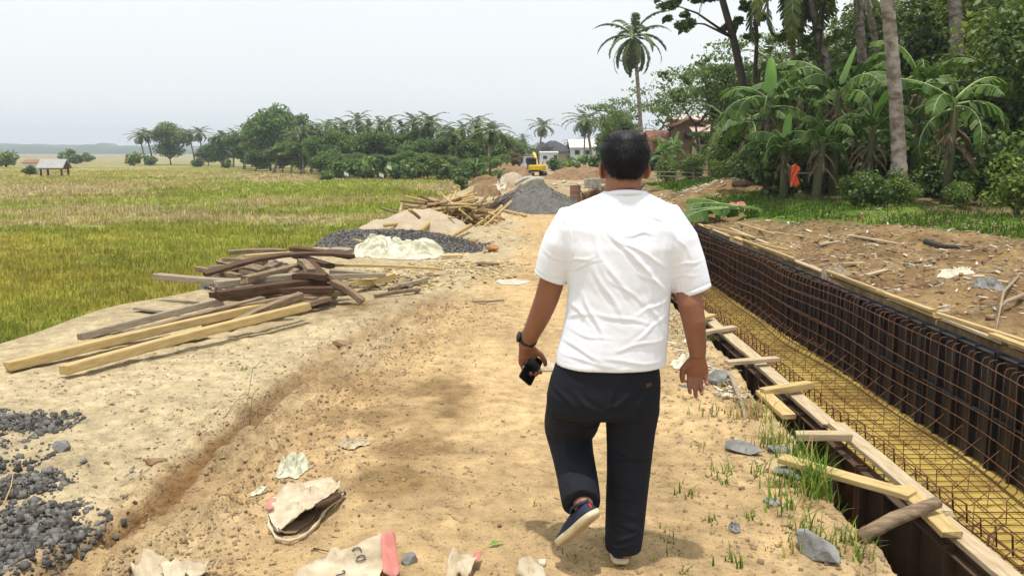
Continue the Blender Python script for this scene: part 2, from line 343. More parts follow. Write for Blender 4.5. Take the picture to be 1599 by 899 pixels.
def build_field():
    ys = [2.0]; 
    while ys[-1] < 2600: ys.append(ys[-1] + max(.15, .02 * ys[-1]))
    ys = np.array([-8, -3] + ys); xs = np.array(list(-1300 * .93 ** np.arange(0, 60)) ); xs = np.concatenate([xs[xs < -22], np.arange(-22, 1.8, .25)])
    X, Y = np.meshgrid(xs, ys); X = X + np.where(X > -3, np.interp(Y, [0, 87, 160, 3000], [-1.5, 1.5, 4, 60]) * (X + 3) / 3, 0)
    Z = FIELD_Z + .05 * fbm(X, Y, 1.0, 3, 90)
    bund = np.exp(-((np.abs(fbm(X, Y, .06, 2, 91)) ) / .012) ** 2) * .06 * (Y > 26); Z = Z + bund
    C = field_col(X.ravel(), Y.ravel()) * .85; bd = bund.ravel()[:, None] * 6; C = C * (1 - bd) + np.array([[.05, .085, .015]]) * bd
    ny, nx = X.shape; idx = np.arange(ny * nx).reshape(ny, nx)
    f = np.stack([idx[:-1, :-1], idx[:-1, 1:], idx[1:, 1:], idx[1:, :-1]], -1).reshape(-1, 4)
    tag(npmesh('rice_field', np.stack([X, Y, Z], -1).reshape(-1, 3), f, M['field'], None, True, C), kind='structure')
build_field()
def blades(name, x, y, z, h, w, c, lean=.35, mat_='blade'):
    n = len(x); a = RNG.random(n) * 2 * np.pi; r = np.stack([np.cos(a), np.sin(a), 0 * a], -1) * (w / 2)[:, None]
    b = RNG.random(n) * 2 * np.pi; l = (RNG.random(n) * lean * 1.2)[:, None] * np.stack([np.cos(b), np.sin(b), 0 * b], -1) * h[:, None]
    p = np.stack([x, y, z - .01], -1); top = p + l; top[:, 2] += h; mid = p + l * .35; mid[:, 2] += h * .55
    v = np.stack([p - r, p + r, mid + r * .8, top, mid - r * .8], 1).reshape(-1, 3); i = np.arange(n)[:, None] * 5
    f = np.concatenate([i + [0, 1, 2, 4]], 0); t = np.concatenate([i + 4, i + 2, i + 3, i + 3], 1)
    return npmesh(name, v, np.concatenate([f, t]), M[mat_], None, False, np.repeat(c, 5, 0))
def npq(v, f): return v
def build_rice():
    n = 32000; u = RNG.random(n); Y = 5.5 * (150 / 5.5) ** (u ** 1.0)
    xr = np.interp(Y, _EY, _EX) - 1.15; xl = -.70 * Y - 3.5; X = xl + (xr - xl) * RNG.random(n); 
    keep = xl < xr; X, Y = X[keep], Y[keep]
    k = 5; X = np.repeat(X, k) + RNG.normal(0, .05, len(X) * k) * (1 + .03 * np.repeat(Y, k)); Y = np.repeat(Y, k) + RNG.normal(0, .06, len(Y) * k)
    h = (.16 + .16 * RNG.random(len(X))) * (1 + .5 * ss(20, 40, Y)) * (1 - .8 * ss(60, 150, Y)) * (.85 + .8 * fbm(X, Y, .5, 2, 95)); w = .007 + .0011 * Y
    c = field_col(X, Y) * (1.1 + .6 * RNG.random((len(X), 1)))
    dry = RNG.random(len(X)) < .10; c[dry] = np.array([.40, .31, .11]) * (.7 + .5 * RNG.random((dry.sum(), 1)))
    tag(blades('rice_stubble', X, Y, np.full(len(X), FIELD_Z), h, w, c), 'short yellow green rice stubble covering the field left of the dirt track', 'rice stubble', kind='stuff')
    # pale straw flecks and standing dry stalks in the mid field
    n = 900; Y = 20 * (70 / 20) ** RNG.random(n); X = -.62 * Y + (np.interp(Y, _EY, _EX) - 2 + .62 * Y) * RNG.random(n)
    q = fbm(X, Y, .12, 3, 85) > -.02; X, Y = X[q], Y[q]
    c = np.tile(np.array([[.55, .47, .30]]), (len(X), 1)) * (.6 + .6 * RNG.random((len(X), 1)))
    tag(blades('dry_straw', X, Y, np.full(len(X), FIELD_Z), .25 + .4 * RNG.random(len(X)), .02 + .0012 * Y, c, .5), 'pale dry straw standing in tan strips of the rice field', 'dry straw', kind='stuff')
build_rice()
# weeds and low grass: along the foot of the embankment and on the right bank
def build_weeds():
    n = 9000; Y = 6 + 34 * RNG.random(n) ** 1.4; X = edge_l(Y) - 1.15 + RNG.normal(0, .22, n)
    c = np.array([[.075, .12, .016]]) * (.6 + .9 * RNG.random((n, 1)))
    z = np.maximum(H0(X, Y), FIELD_Z)
    tag(blades('embankment_grass', X, Y, z, .12 + .22 * RNG.random(n), .008 + .0008 * Y, c, .5), 'green grass fringe where the road bank meets the rice field', 'grass', kind='stuff')
    n = 30000; Y = 9 + 34 * RNG.random(n) ** 1.3; eg = np.interp(Y, [5, 12, 16, 19, 22, 26, 40], [8.4, 7.9, 6.4, 5.3, 5.0, 5.6, 6.5]) 
    X = eg + .2 + np.abs(RNG.normal(0, 2.2, n)); k = fbm(X, Y, 1.1, 3, 21) + (RNG.random(n) - .5) * .4 > -.22; k &= ~((np.abs(X - 6.9) < 1.5) & (np.abs(Y - 27) < 2))
    X, Y = X[k], Y[k]; c = np.array([[.085, .15, .018]]) * (.5 + .9 * RNG.random((len(X), 1)))
    tag(blades('bank_grass', X, Y, H(X, Y), .06 + .14 * RNG.random(len(X)), .010 + .0006 * Y, c, .6), 'bright green grass under the banana plants beyond the dug soil', 'grass', kind='stuff')
build_weeds()
# tufts at the lip of the trench
def tufts(name, spots, label):
    vs, fs, cs = [], [], []
    for (px, py, n, h, r, dry) in spots:
        g = hit(px, py)
        for _ in range(n):
            x = g.x + random.gauss(0, r); y = g.y + random.gauss(0, r * 1.3); x = min(x, float(bank_e(y)) + .02); z = Hs(x, y)
            a = random.random() * 6.28; L = h * random.uniform(.45, 1.15); w = .0036 + .0026 * random.random(); ln = random.uniform(.2, 1.1)
            d = V((math.cos(a), math.sin(a), 0)); s = V((-d.y, d.x, 0)); p = V((x, y, z - .005)); i = len(vs); K = 4
            for k in range(K + 1):
                t = k / K; q = p + d * (L * ln * t * t * .8) + V((0, 0, L * (t - .35 * ln * t * t))); ww = w * (1 - t * .92)
                vs += [q - s * ww, q + s * ww]
            fs += [(i + 2 * k, i + 2 * k + 1, i + 2 * k + 3, i + 2 * k + 2) for k in range(K)]
            dd = random.random() < dry; c = (.34, .24, .10) if dd else random.choice([(.11, .20, .02), (.08, .16, .02), (.17, .24, .035)])
            cs += [c] * (2 * K + 2)
    tag(npmesh(name, np.array(vs), np.array(fs), M['blade'], None, False, np.array(cs)), label, 'grass', kind='stuff')
tufts('long_grass', [(1270, 770, 200, .23, .06, .14), (1290, 745, 120, .24, .05, .12), (1245, 720, 50, .2, .05, .1), (1230, 800, 40, .17, .06, .15), (1300, 790, 40, .2, .05, .15), (1200, 690, 36, .15, .04, .3), (1250, 840, 30, .16, .05, .2),
    (1180, 640, 60, .16, .06, .75), (1160, 655, 40, .12, .06, .7), (1195, 660, 30, .14, .05, .6), (1215, 685, 30, .14, .04, .6), (1320, 860, 30, .15, .05, .3), (1345, 880, 24, .13, .04, .3), (1210, 760, 20, .14, .03, .3)], 'long green grass tuft hanging over the trench lip beside the slanting plank')
tufts('sparse_grass', [(1130, 740, 16, .12, .04, .2), (1128, 755, 12, .11, .03, .2), (1065, 770, 14, .08, .04, .2), (1075, 765, 8, .07, .03, .1), (1115, 640, 14, .08, .04, .4), (1090, 655, 10, .08, .04, .4), (1110, 815, 10, .07, .02, .2),
    (1175, 810, 10, .08, .02, .2), (1145, 885, 14, .09, .03, .2), (1040, 835, 12, .04, .03, .1), (1048, 850, 8, .03, .02, .1), (1050, 875, 8, .05, .03, .1), (895, 870, 8, .03, .02, .1), (838, 790, 6, .03, .015, .1), (380, 577, 12, .05, .02, .1),
    (1140, 610, 18, .1, .05, .5), (1075, 520, 14, .12, .08, .2), (1060, 505, 12, .12, .08, .2), (1160, 700, 14, .1, .04, .3), (1100, 700, 8, .06, .03, .3), (1215, 860, 14, .1, .04, .3), (1180, 740, 12, .12, .03, .2), (1070, 895, 8, .05, .02, .1), (940, 740, 4, .02, .02, .1), (630, 555, 6, .03, .03, .3)], 'sparse green grass sprouting from the sandy shoulder beside the trench')

# ------------------------------------------------------------------ sky, sun, camera
def build_world():
    w = bpy.data.worlds.new('World'); scene.world = w; w.use_nodes = True; nt = w.node_tree; N = nt.nodes; L = nt.links
    bg = N['Background']; sky = N.new('ShaderNodeTexSky'); sky.sky_type = 'NISHITA'; sky.sun_disc = False
    sd = V((-.04, -.12, 1)).normalized()
    el = math.asin(sd.z); rot = math.atan2(sd.x, sd.y)
    sky.sun_elevation = el; sky.sun_rotation = rot; sky.air_density = 1.2; sky.dust_density = 6; sky.ozone_density = 1
    mx = N.new('ShaderNodeMix'); mx.data_type = 'RGBA'; mx.inputs[0].default_value = .82
    tc = N.new('ShaderNodeTexCoord'); nz = N.new('ShaderNodeTexNoise'); nz.inputs['Scale'].default_value = 1.1; nz.inputs['Detail'].default_value = 3; L.new(tc.outputs['Generated'], nz.inputs['Vector'])
    mp = N.new('ShaderNodeMapRange'); mp.inputs[1].default_value = .25; mp.inputs[2].default_value = .8; L.new(nz.outputs['Fac'], mp.inputs[0])
    cl = N.new('ShaderNodeMix'); cl.data_type = 'RGBA'; cl.inputs[6].default_value = (6.35, 6.7, 6.75, 1); cl.inputs[7].default_value = (7.1, 7.25, 7.2, 1); L.new(mp.outputs[0], cl.inputs[0])
    L.new(sky.outputs[0], mx.inputs[6]); L.new(cl.outputs[2], mx.inputs[7]); L.new(mx.outputs[2], bg.inputs['Color']); bg.inputs['Strength'].default_value = .15
    ld = bpy.data.lights.new('sun', 'SUN'); ld.energy = 3.4; ld.angle = math.radians(1.2); ld.color = (1, .96, .90)
    lo = bpy.data.objects.new('sun', ld); link(lo); lo.rotation_euler = sd.to_track_quat('Z', 'Y').to_euler()
build_world()
cd = bpy.data.cameras.new('camera'); cam = bpy.data.objects.new('camera', cd); link(cam); cam.location = (0, 0, CAMH); cam.rotation_euler = (math.pi / 2 - TH, 0, 0)
cd.sensor_width = 36; cd.lens = 36 * F / 1599; cd.clip_end = 6000; cd.clip_start = .05; scene.camera = cam
scene.view_settings.view_transform = 'Standard'; scene.view_settings.look = 'None'; scene.view_settings.exposure = .16; scene.view_settings.gamma = 1
scene.cycles.use_denoising = True; scene.cycles.max_bounces = 6; scene.cycles.diffuse_bounces = 3; scene.cycles.volume_bounces = 0
def build_haze():
    mb = MB(); mb.box((300, 720, 20), 3600, 1760, 52)
    m = bpy.data.materials.new('hazy_air'); m.use_nodes = True; nt = m.node_tree; nt.nodes.remove(nt.nodes['Principled BSDF'])
    pv = nt.nodes.new('ShaderNodeVolumePrincipled'); pv.inputs['Color'].default_value = (.80, .88, 1, 1); pv.inputs['Density'].default_value = .0006; pv.inputs['Anisotropy'].default_value = .2
    nt.links.new(pv.outputs[0], nt.nodes['Material Output'].inputs['Volume'])
    tag(mb.build('haze', m), kind='stuff')
if HAZE: build_haze()

# ------------------------------------------------------------------ trench: water, formwork, reinforcement
WZ = -1.0
def build_water():
    m = bpy.data.materials.new('muddy_yellow_water'); m.use_nodes = True; nt = m.node_tree; b = nt.nodes['Principled BSDF']
    b.inputs['Roughness'].default_value = .12; b.inputs['Specular IOR Level'].default_value = .35
    tc = nt.nodes.new('ShaderNodeTexCoord'); nz = nt.nodes.new('ShaderNodeTexNoise'); nz.inputs['Scale'].default_value = 1.3; nz.inputs['Detail'].default_value = 5; nt.links.new(tc.outputs['Object'], nz.inputs['Vector'])
    cr = nt.nodes.new('ShaderNodeValToRGB'); e = cr.color_ramp.elements; e[0].position = .3; e[0].color = (.26, .17, .045, 1); e[1].position = .62; e[1].color = (.52, .38, .10, 1); nt.links.new(nz.outputs['Fac'], cr.inputs[0]); nt.links.new(cr.outputs[0], b.inputs['Base Color'])
    n2 = nt.nodes.new('ShaderNodeTexNoise'); n2.inputs['Scale'].default_value = 6; nt.links.new(tc.outputs['Object'], n2.inputs['Vector']); bp = nt.nodes.new('ShaderNodeBump'); bp.inputs['Strength'].default_value = .15; bp.inputs['Distance'].default_value = .02
    nt.links.new(n2.outputs['Fac'], bp.inputs['Height']); nt.links.new(bp.outputs[0], b.inputs['Normal'])
    ys = np.concatenate([np.arange(-3, 18, 1.0), np.arange(18, 46, .8)]); mb = MB(); vs = []
    for y in ys: s = float(shift(y)); vs += [(1.90 + s, y, WZ), (4.04 + s, y, WZ)]
    mb.add(vs, [(2 * k, 2 * k + 1, 2 * k + 3, 2 * k + 2) for k in range(len(ys) - 1)]); tag(mb.build('water', m), kind='structure')
build_water()
def channel_pt(xg, y, z): return V((xg + float(shift(y)), y, z))
def wob(y): return .05 * math.sin(y * .9 + .6) + .03 * math.sin(y * 2.1)
def formwork(name, xg, side, y0, y1, top, label, mats):
    root = empty(name, (xg + float(shift(y0)), y0, 0)); tag(root, label, 'formwork'); bpy.context.view_layer.update()
    y = y0; k = 0
    while y < y1:
        L = 1.2; mb = MB(); a = channel_pt(xg, y, 0); b = channel_pt(xg, y + L - .012, 0); d = (b - a).normalized(); nrm = V((d.y, -d.x, 0)) * side
        ang = math.atan2(d.y, d.x); R = Matrix.Rotation(ang, 3, 'Z'); h = top + 1.25; zc = (top - 1.25) / 2; c = (a + b) / 2; ln = (b - a).length
        tl = random.uniform(-.006, .006)
        mb.box(c + V((0, 0, zc)) + nrm * tl, ln, .006, h, R)
        for q in range(5):
            mb.box(a + d * (ln * (q / 4 if 0 < q < 4 else (.004 if q == 0 else .996)) + (.012 if q == 0 else (-.012 if q == 4 else 0))) + V((0, 0, zc)) + nrm * (.03 + tl), .008, .05, h - .01, R)
            if k % 1 == 0 and q < 4: pass
        for zz in (top - .03, -.55, -1.1): mb.box(c + V((0, 0, zz)) + nrm * (.028 + tl), ln - .02, .044, .008, R)
        for v in range(len(mb.v)): mb.v[v] = tuple(V(mb.v[v]) - root.location)
        mb.build('steel_panel', mats[k % len(mats)], root)
        y += L; k += 1
formwork('left_formwork', 1.885, -1, .6, 14.8, -.03, 'brown steel formwork panels lining the near side of the trench under splashed boards', [M['panel_brown']] * 3 + [M['panel_rust']])
bpy.data.objects['left_formwork'].name = 'steel_formwork'
formwork('steel_formwork', 3.985, -1, .6, 44, .0, 'long black ribbed steel formwork wall along the far side of the rebar trench', [M['panel_dark']])

def build_rebar():
    root = empty('rebar_cage', (3, 3, -.5)); tag(root, 'rusty steel rebar cage with hooked tops standing in yellow water along the trench', 'rebar cage'); off = root.location
    bpy.context.view_layer.update()
    r = .0043
    def part(name, pts, rad=r, n=5, mb=None):
        m = mb or MB(); m.tube([p - off for p in pts], rad, n)
        if mb is None: m.build(name, M['rebar'], root, True)
    def fx(xg, y): return xg + (wob(y) if xg > 3 else wob(y) * .4)
    def P(xg, y, z): return channel_pt(fx(xg, y), y, z)
    # stirrups: a hooked bar up each wall, joined across the floor
    stat = []; y = 2.2
    while y < 40: stat.append(y); y += .118 if y < 24 else .25
    rest = MB()
    for i, y in enumerate(stat):
        j = lambda a=.012: random.uniform(-a, a); t = j(.02)
        zt = -.035 + j(.012) + .03 * math.sin(y * .7); zl = .015 + j(.02)
        pts = [P(2.10, y, zl - .10), P(2.09, y, zl - .01), P(2.04, y + .01, zl + .02), P(1.99, y, zl - .01), P(1.985, y, WZ + .03), P(2.02, y + j(), WZ + .012), P(2.9, y + j(), WZ + .012 + j(.006)), P(3.80, y + t, WZ + .015), P(3.84, y + t, WZ + .06), P(3.835 + j(.006), y + t + j(), -.5), P(3.83, y + t, zt - .03), P(3.845, y + t, zt), P(3.90, y + t, zt + .008), P(3.935, y + t, zt - .02), P(3.94, y + t + j(.02), zt - .16)]
        if i < 100: part('stirrup', pts, r * (.9 if i % 3 else 1.15))
        else: part('stirrup', pts, r * (1 if y < 22 else 1.5), 4, rest)
    o = rest.build('stirrup', M['rebar'], root, True); o['kind'] = 'stuff'
    ys = list(np.arange(2.0, 24, .35)) + list(np.arange(24, 41, 1.0))
    for (xg, zs) in ((3.82, (-.09, -.22, -.36, -.50, -.65, -.80, -.93)), (3.95, (-.05, -.30, -.58, -.84)), (1.975, (-.10, -.3, -.55, -.8)), (2.11, (-.09, -.14))):
        for z0 in zs:
            part('long_bar', [P(xg, y, z0 + .018 * math.sin(y * 1.1 + z0 * 9) + .03 * math.sin(y * .7)) for y in ys])
    for xg in np.arange(2.25, 3.8, .25):
        part('floor_bar', [P(xg + .02 * math.sin(y * .8 + xg * 5), y, WZ + .028) for y in ys])
    for xg in (2.55, 2.9, 3.2, 3.5):
        part('upper_floor_bar', [P(xg + .015 * math.sin(y * .8 + xg * 5), y, WZ + .13) for y in ys])
    ch = MB()
    for i, y in enumerate(np.arange(2.4, 22, .31)):
        for xg in (2.45, 2.75, 3.02, 3.28, 3.54):
            yy = y + random.uniform(-.03, .03); a = random.uniform(-.03, .03)
            part('x', [P(xg - .05, yy, WZ + .02), P(xg, yy, WZ + .02), P(xg + a, yy + a, WZ + .20), P(xg + .06 + a, yy + .03, WZ + .21)], r * .9, 4, ch)
        # starter bars leaning across the foot of the wall
        part('x', [P(3.42, y, WZ + .03), P(3.80, y + .1, WZ + .30)], r * .9, 4, ch)
    o = ch.build('spacer_hook', M['rebar'], root, True); o['kind'] = 'stuff'
build_rebar()

def plank(name, a, b, w, t, mt, label, cat='plank', group=None, roll=0.0, bend=0.0, taper=0.0):
    a = V(a); b = V(b); d = b - a; L = d.length; d.normalize(); s = V((0, 0, 1)).cross(d)
    s.normalize(); u = d.cross(s); R = Matrix.Rotation(roll, 3, d); s = R @ s; u = R @ u
    rings = []; K = 7; jj = [random.uniform(-.05, .05) for _ in range(8)]
    for k in range(K):
        f = k / (K - 1); x = (f - .5) * L; wk = w * (1 - taper * f) * (1 + random.uniform(-.025, .025)); c = V((x, bend * math.sin(math.pi * f) * .3 + random.uniform(-.002, .002), bend * math.sin(math.pi * f)))
        e = .12 * t
        rings.append([c + V((0, p * wk / 2, q * t / 2)) for p, q in ((-1, -.8), (-.93, -1), (.93, -1), (1, -.8), (1, .8), (.93, 1), (-.93, 1), (-1, .8))])
    for q in rings[0]: q.x += q.y * random.uniform(-.25, .25)
    for q in rings[-1]: q.x += q.y * random.uniform(-.25, .25)
    mb = MB(); mb.loft(rings); o = mb.build(name, mt)
    M3 = Matrix((d, s, u)).transposed(); o.matrix_world = Matrix.Translation((a + b) / 2) @ M3.to_4x4()
    if label: tag(o, label, cat, group)
    return o
# splashed boards along the top of the near formwork
yb = 2.2; lab = {0: 'nearest', 1: 'second nearest', 2: 'third nearest', 3: 'fourth nearest', 4: 'fifth nearest', 5: 'sixth nearest', 6: 'farthest'}
for k, L in enumerate((1.30, 1.25, 1.45, 1.6, 1.8, 2.2, 2.6)):
    x = 1.895 + .018 * math.sin(k * 2.1); z = .0 + .012 * (k % 2)
    plank('edge_board', (x + .01, yb, z), (x - .01 + .01 * (k % 3), yb + L - .04, z + .008), .095, .028, M['board'], lab[k] + ' cement splashed board laid lengthwise on the near trench formwork', 'board', 'boards topping the near formwork', roll=random.uniform(-.06, .06)); yb += L
plank('edge_board', G(1412, 762, .045), G(1486, 834, .04), .085, .03, M['wood_new'], 'pale block of board beside the end of the grey log over the trench', 'board')
plank('edge_board', G(1190, 612, .03), G(1232, 650, .03), .09, .03, M['wood_new'], 'small fresh board tucked beside the formwork near the knotted strut', 'board')
# struts spanning from the bank to the formwork
def strut(p, q, z1, z2, w, t, m_, label, **k): plank('strut', G(*p, z1), G(*q, z2), w, t, M[m_], label, 'strut', 'struts across the trench gap', **k)
strut((1098, 497), (1114, 492), .07, .07, .06, .03, 'wood_new', 'tiny pale strut end nearest the walking man\'s elbow')
strut((1098, 519), (1146, 511), .06, .07, .07, .03, 'board', 'short pale strut just right of the man\'s forearm')
strut((1134, 566), (1214, 560), .06, .07, .07, .03, 'board', 'level grey strut level with the man\'s right hand')
strut((1190, 612), (1266, 600), .05, .07, .065, .045, 'wood_new', 'knotted brown strut with a forked end above the trench')
strut((1242, 680), (1328, 680), .05, .07, .07, .04, 'board', 'level pale strut between the knotted strut and the long slanting plank')
strut((1222, 716), (1425, 774), .06, .06, .085, .028, 'wood_new', 'longest pale plank slanting from the grass tuft to the formwork')
mb = MB(); a, b = G(1350, 832, .03), G(1464, 784, .10); mb.tube([a - V((.02, .0, .02)), a * .6 + b * .4 + V((0, 0, .008)), b], [.030, .032, .027], 9)
tag(mb.build('log_strut', M['wood_old'], None, True), 'rough grey brown log propped across the near end of the trench gap', 'log')
# boards and long poles along the far formwork
yb = 3.6; k = 0
while yb < 27:
    L = random.uniform(.8, 1.7); x = 4.10 + float(shift(yb + L / 2)) + random.uniform(-.02, .03); x2 = x + (float(shift(yb + L)) - float(shift(yb)))*.5; x1 = x - (float(shift(yb + L)) - float(shift(yb)))*.5
    plank('far_edge_board', (x1, yb, .045), (x2, yb + L * .93, .05), random.uniform(.05, .09), .028, M['wood_new'] if k % 3 else M['board'], 'pale board in the broken line along the top of the black formwork', 'board', 'boards along the far formwork', roll=random.uniform(-.1, .1)); yb += L + random.choice((0, .1, .3)); k += 1
for k, (p, q, w) in enumerate((((1462, 508), (1640, 560), .05), ((1370, 468), (1456, 508), .06), ((1548, 540), (1660, 590), .07), ((1290, 430), (1380, 474), .035), ((1160, 380), (1240, 415), .04), ((1180, 385), (1230, 398), .04), ((1100, 358), (1180, 378), .045), ((1150, 352), (1210, 372), .04))):
    a, b = hit(*p), hit(*q); plank('long_batten', a + V((0, 0, .06)), b + V((0, 0, .07)), w, .03, M['wood_new'], ['long thin pale batten lying by the formwork at the right edge', 'middling pale batten ending at a brown block by the formwork', 'round edged pale batten nearest the right frame edge', 'thin batten halfway along the far side of the trench', 'thin batten on the soil where the trench starts to bend', 'short batten beside the thin one near the trench bend', 'far batten lying near the cut banana leaves', 'far batten on grass right of the cut banana leaves'][k], 'batten')
# ------------------------------------------------------------------ heaps
def heap(name, cx, cy, rx, ry, h, mt, label, cat, rot=0.0, n=90, rough=.04, pw=1.0, seed=1, stones=None):
    root = empty(name, (cx, cy, 0)); tag(root, label, cat); bpy.context.view_layer.update()
    g = np.linspace(-1.25, 1.25, n); U, Vv = np.meshgrid(g, g); r = np.sqrt(U ** 2 + Vv ** 2) + .16 * fbm(U * 1.2, Vv * 1.2, 1.1, 3, seed)
    c, s = math.cos(rot), math.sin(rot); X = U * rx * c - Vv * ry * s; Y = U * rx * s + Vv * ry * c
    prof = np.clip(1 - r, 0, 1) ** pw; prof = prof / (prof + .15) * 1.15 * prof ** .3 * 1.0
    prof = np.clip(1 - r, -.2, 1); prof = np.where(prof > 0, .87 * (1 - np.clip(r, 0, 1) ** 1.9), prof * .3)
    Z = h * prof / .87 + rough * fbm(X, Y, 2.2, 4, seed + 2) * ss(1.1, .8, r) + H0(X + cx, Y + cy) - .012
    Z = np.where(r > 1.02, Z - .10, Z)
    idx = np.arange(n * n).reshape(n, n); f = np.stack([idx[:-1, :-1], idx[:-1, 1:], idx[1:, 1:], idx[1:, :-1]], -1).reshape(-1, 4)
    npmesh('mound', np.stack([X, Y, Z], -1).reshape(-1, 3), f, mt, root, True)
    if stones:
        k, smin, smax, sm = stones; q = RNG.random((k, 2)) * 2 - 1; u, v = q[:, 0] * 1.15, q[:, 1] * 1.15
        iu = np.clip(((u + 1.25) / 2.5 * (n - 1)), 0, n - 1).astype(int); iv = np.clip(((v + 1.25) / 2.5 * (n - 1)), 0, n - 1).astype(int)
        rr = r[iv, iu]; keep = rr < .98 + .25 * RNG.random(k); iu, iv, u, v = iu[keep], iv[keep], u[keep], v[keep]
        zz = Z[iv, iu]; zz = np.where(r[iv, iu] > 1.02, H0(u * rx * c - v * ry * s + cx, u * rx * s + v * ry * c + cy), zz)
        P = np.stack([u * rx * c - v * ry * s, u * rx * s + v * ry * c, zz + .3 * smin], -1)
        o = rocks('loose_stones', P, smin, smax, sm, root); o['kind'] = 'stuff'
    return root
_CB = np.array([(x, y, z) for x in (-1, 1) for y in (-1, 1) for z in (-1, 1)], float)
_CF = np.array([(0, 1, 3, 2), (4, 6, 7, 5), (0, 4, 5, 1), (2, 3, 7, 6), (0, 2, 6, 4), (1, 5, 7, 3)])
def rocks(name, P, smin, smax, mt, parent=None, pw=3):
    n = len(P); s = smin + (smax - smin) * RNG.random(n) ** pw; sc = s[:, None] * (.35 + .65 * RNG.random((n, 3)))
    v = _CB[None] * sc[:, None, :] * (1 + .45 * (RNG.random((n, 8, 3)) - .6)) * .5
    q = RNG.normal(size=(n, 4)); q /= np.linalg.norm(q, axis=1)[:, None]; w, x, y, z = q.T
    R = np.stack([1 - 2 * (y * y + z * z), 2 * (x * y - z * w), 2 * (x * z + y * w), 2 * (x * y + z * w), 1 - 2 * (x * x + z * z), 2 * (y * z - x * w), 2 * (x * z - y * w), 2 * (y * z + x * w), 1 - 2 * (x * x + y * y)], -1).reshape(n, 3, 3)
    v = np.einsum('nij,nkj->nki', R, v) + P[:, None, :]
    f = _CF[None] + np.arange(n)[:, None, None] * 8
    return npmesh(name, v.reshape(-1, 3), f.reshape(-1, 4), mt, parent)
g = G(590, 388); heap('gravel_heap', -2.35, 15.0, 1.75, 1.1, .20, M['gravel_mass'], 'low dark gravel ridge behind the crumpled plastic sheet and the board pile', 'gravel heap', -.5, stones=(9000, .02, .06, M['gravel']), seed=4)
heap('gravel_heap', -3.7, 11.2, 1.5, .8, .20, M['gravel_mass'], 'dark gravel spread showing under the left end of the board pile', 'gravel heap', -.9, stones=(5000, .02, .055, M['gravel']), seed=7)
heap('gravel_heap', -1.2, 14.0, .9, .6, .10, M['gravel_mass'], 'thin tail of gravel beside the coconut husks', 'gravel heap', -.4, stones=(2200, .02, .05, M['gravel']), seed=9)
heap('sand_heap', -1.95, 17.6, 1.25, 1.0, .36, M['sand'], 'pale grey sand heap left of the pole stack', 'sand heap', .2, seed=12, rough=.16)
heap('gravel_heap', .62, 23.4, 1.75, 1.6, .60, M['gravel_far'], 'large rounded dark grey gravel heap in the middle of the track', 'gravel heap', .1, seed=15, rough=.16, stones=(1800, .02, .045, M['gravel']))
heap('gravel_heap', .95, 37.5, .85, 1.0, .52, M['gravel_far'], 'smaller pointed gravel heap behind the large rounded one', 'gravel heap', 0, seed=17, rough=.07)
heap('soil_heap', -.95, 32.0, .55, 1.4, .38, M['soil_clod'], 'orange brown soil heap at the road edge left of the gravel heaps', 'soil heap', 0, seed=19, rough=.5)
heap('soil_heap', -.3, 52.0, 2.0, 2.0, 1.1, M['soil_clod'], 'brown soil mound left of the yellow excavator', 'soil heap', 0, seed=23, rough=.5)
heap('sand_heap', 5.2, 60.0, 3.0, 1.5, .9, M['soil_clod'], 'broken tan soil bank behind the paving blocks', 'soil heap', 0, seed=25, rough=.3)
heap('sand_heap', 0.1, 45.0, .8, 1.0, .7, M['sand'], 'pale sand pile between the soil mound and the excavator', 'sand heap', 0, seed=26, rough=.1)
# lower left spread of crushed rock: patches lying on sand
def gravel_patch(name, label, blobs, n, smin, smax, mk='gravel'):
    P = []
    for (px, py, rx, ry, w) in blobs:
        g = G(px, py); k = int(n * w); x = g.x + np.clip(RNG.normal(0, rx * .5, k), -rx, rx); y = g.y + np.clip(RNG.normal(0, ry * .5, k), -ry, ry); P.append(np.stack([x, y, H(x, y) + RNG.random(k) * .028 * np.exp(-(((x - g.x) / rx) ** 2 + ((y - g.y) / ry) ** 2) * 2)], -1))
    o = rocks(name, np.concatenate(P), smin, smax, M[mk]); tag(o, label, 'gravel', kind='stuff')
gravel_patch('crushed_rock', 'dark crushed rock spread over the sand at the lower left', [(-60, 660, .55, .30, .16), (20, 655, .38, .17, .14), (75, 660, .14, .10, .04), (-60, 850, .55, .4, .32), (40, 850, .24, .22, .16), (60, 800, .22, .14, .08), (20, 760, .25, .16, .08), (100, 840, .14, .09, .03), (60, 745, .16, .10, .03), (0, 720, .2, .15, .02), (-160, 760, .5, .7, .2)], 5400, .010, .046)
gravel_patch('pebbles', 'small scattered pebbles and clods over the dirt track', [(px, py, .6, .5, .05) for px, py in ((300, 640), (200, 700), (500, 700), (640, 760), (560, 600), (700, 650), (420, 780), (1080, 700), (1120, 800), (1040, 620), (700, 540), (600, 830), (160, 620), (800, 560))], 620, .005, .016, 'pebble')
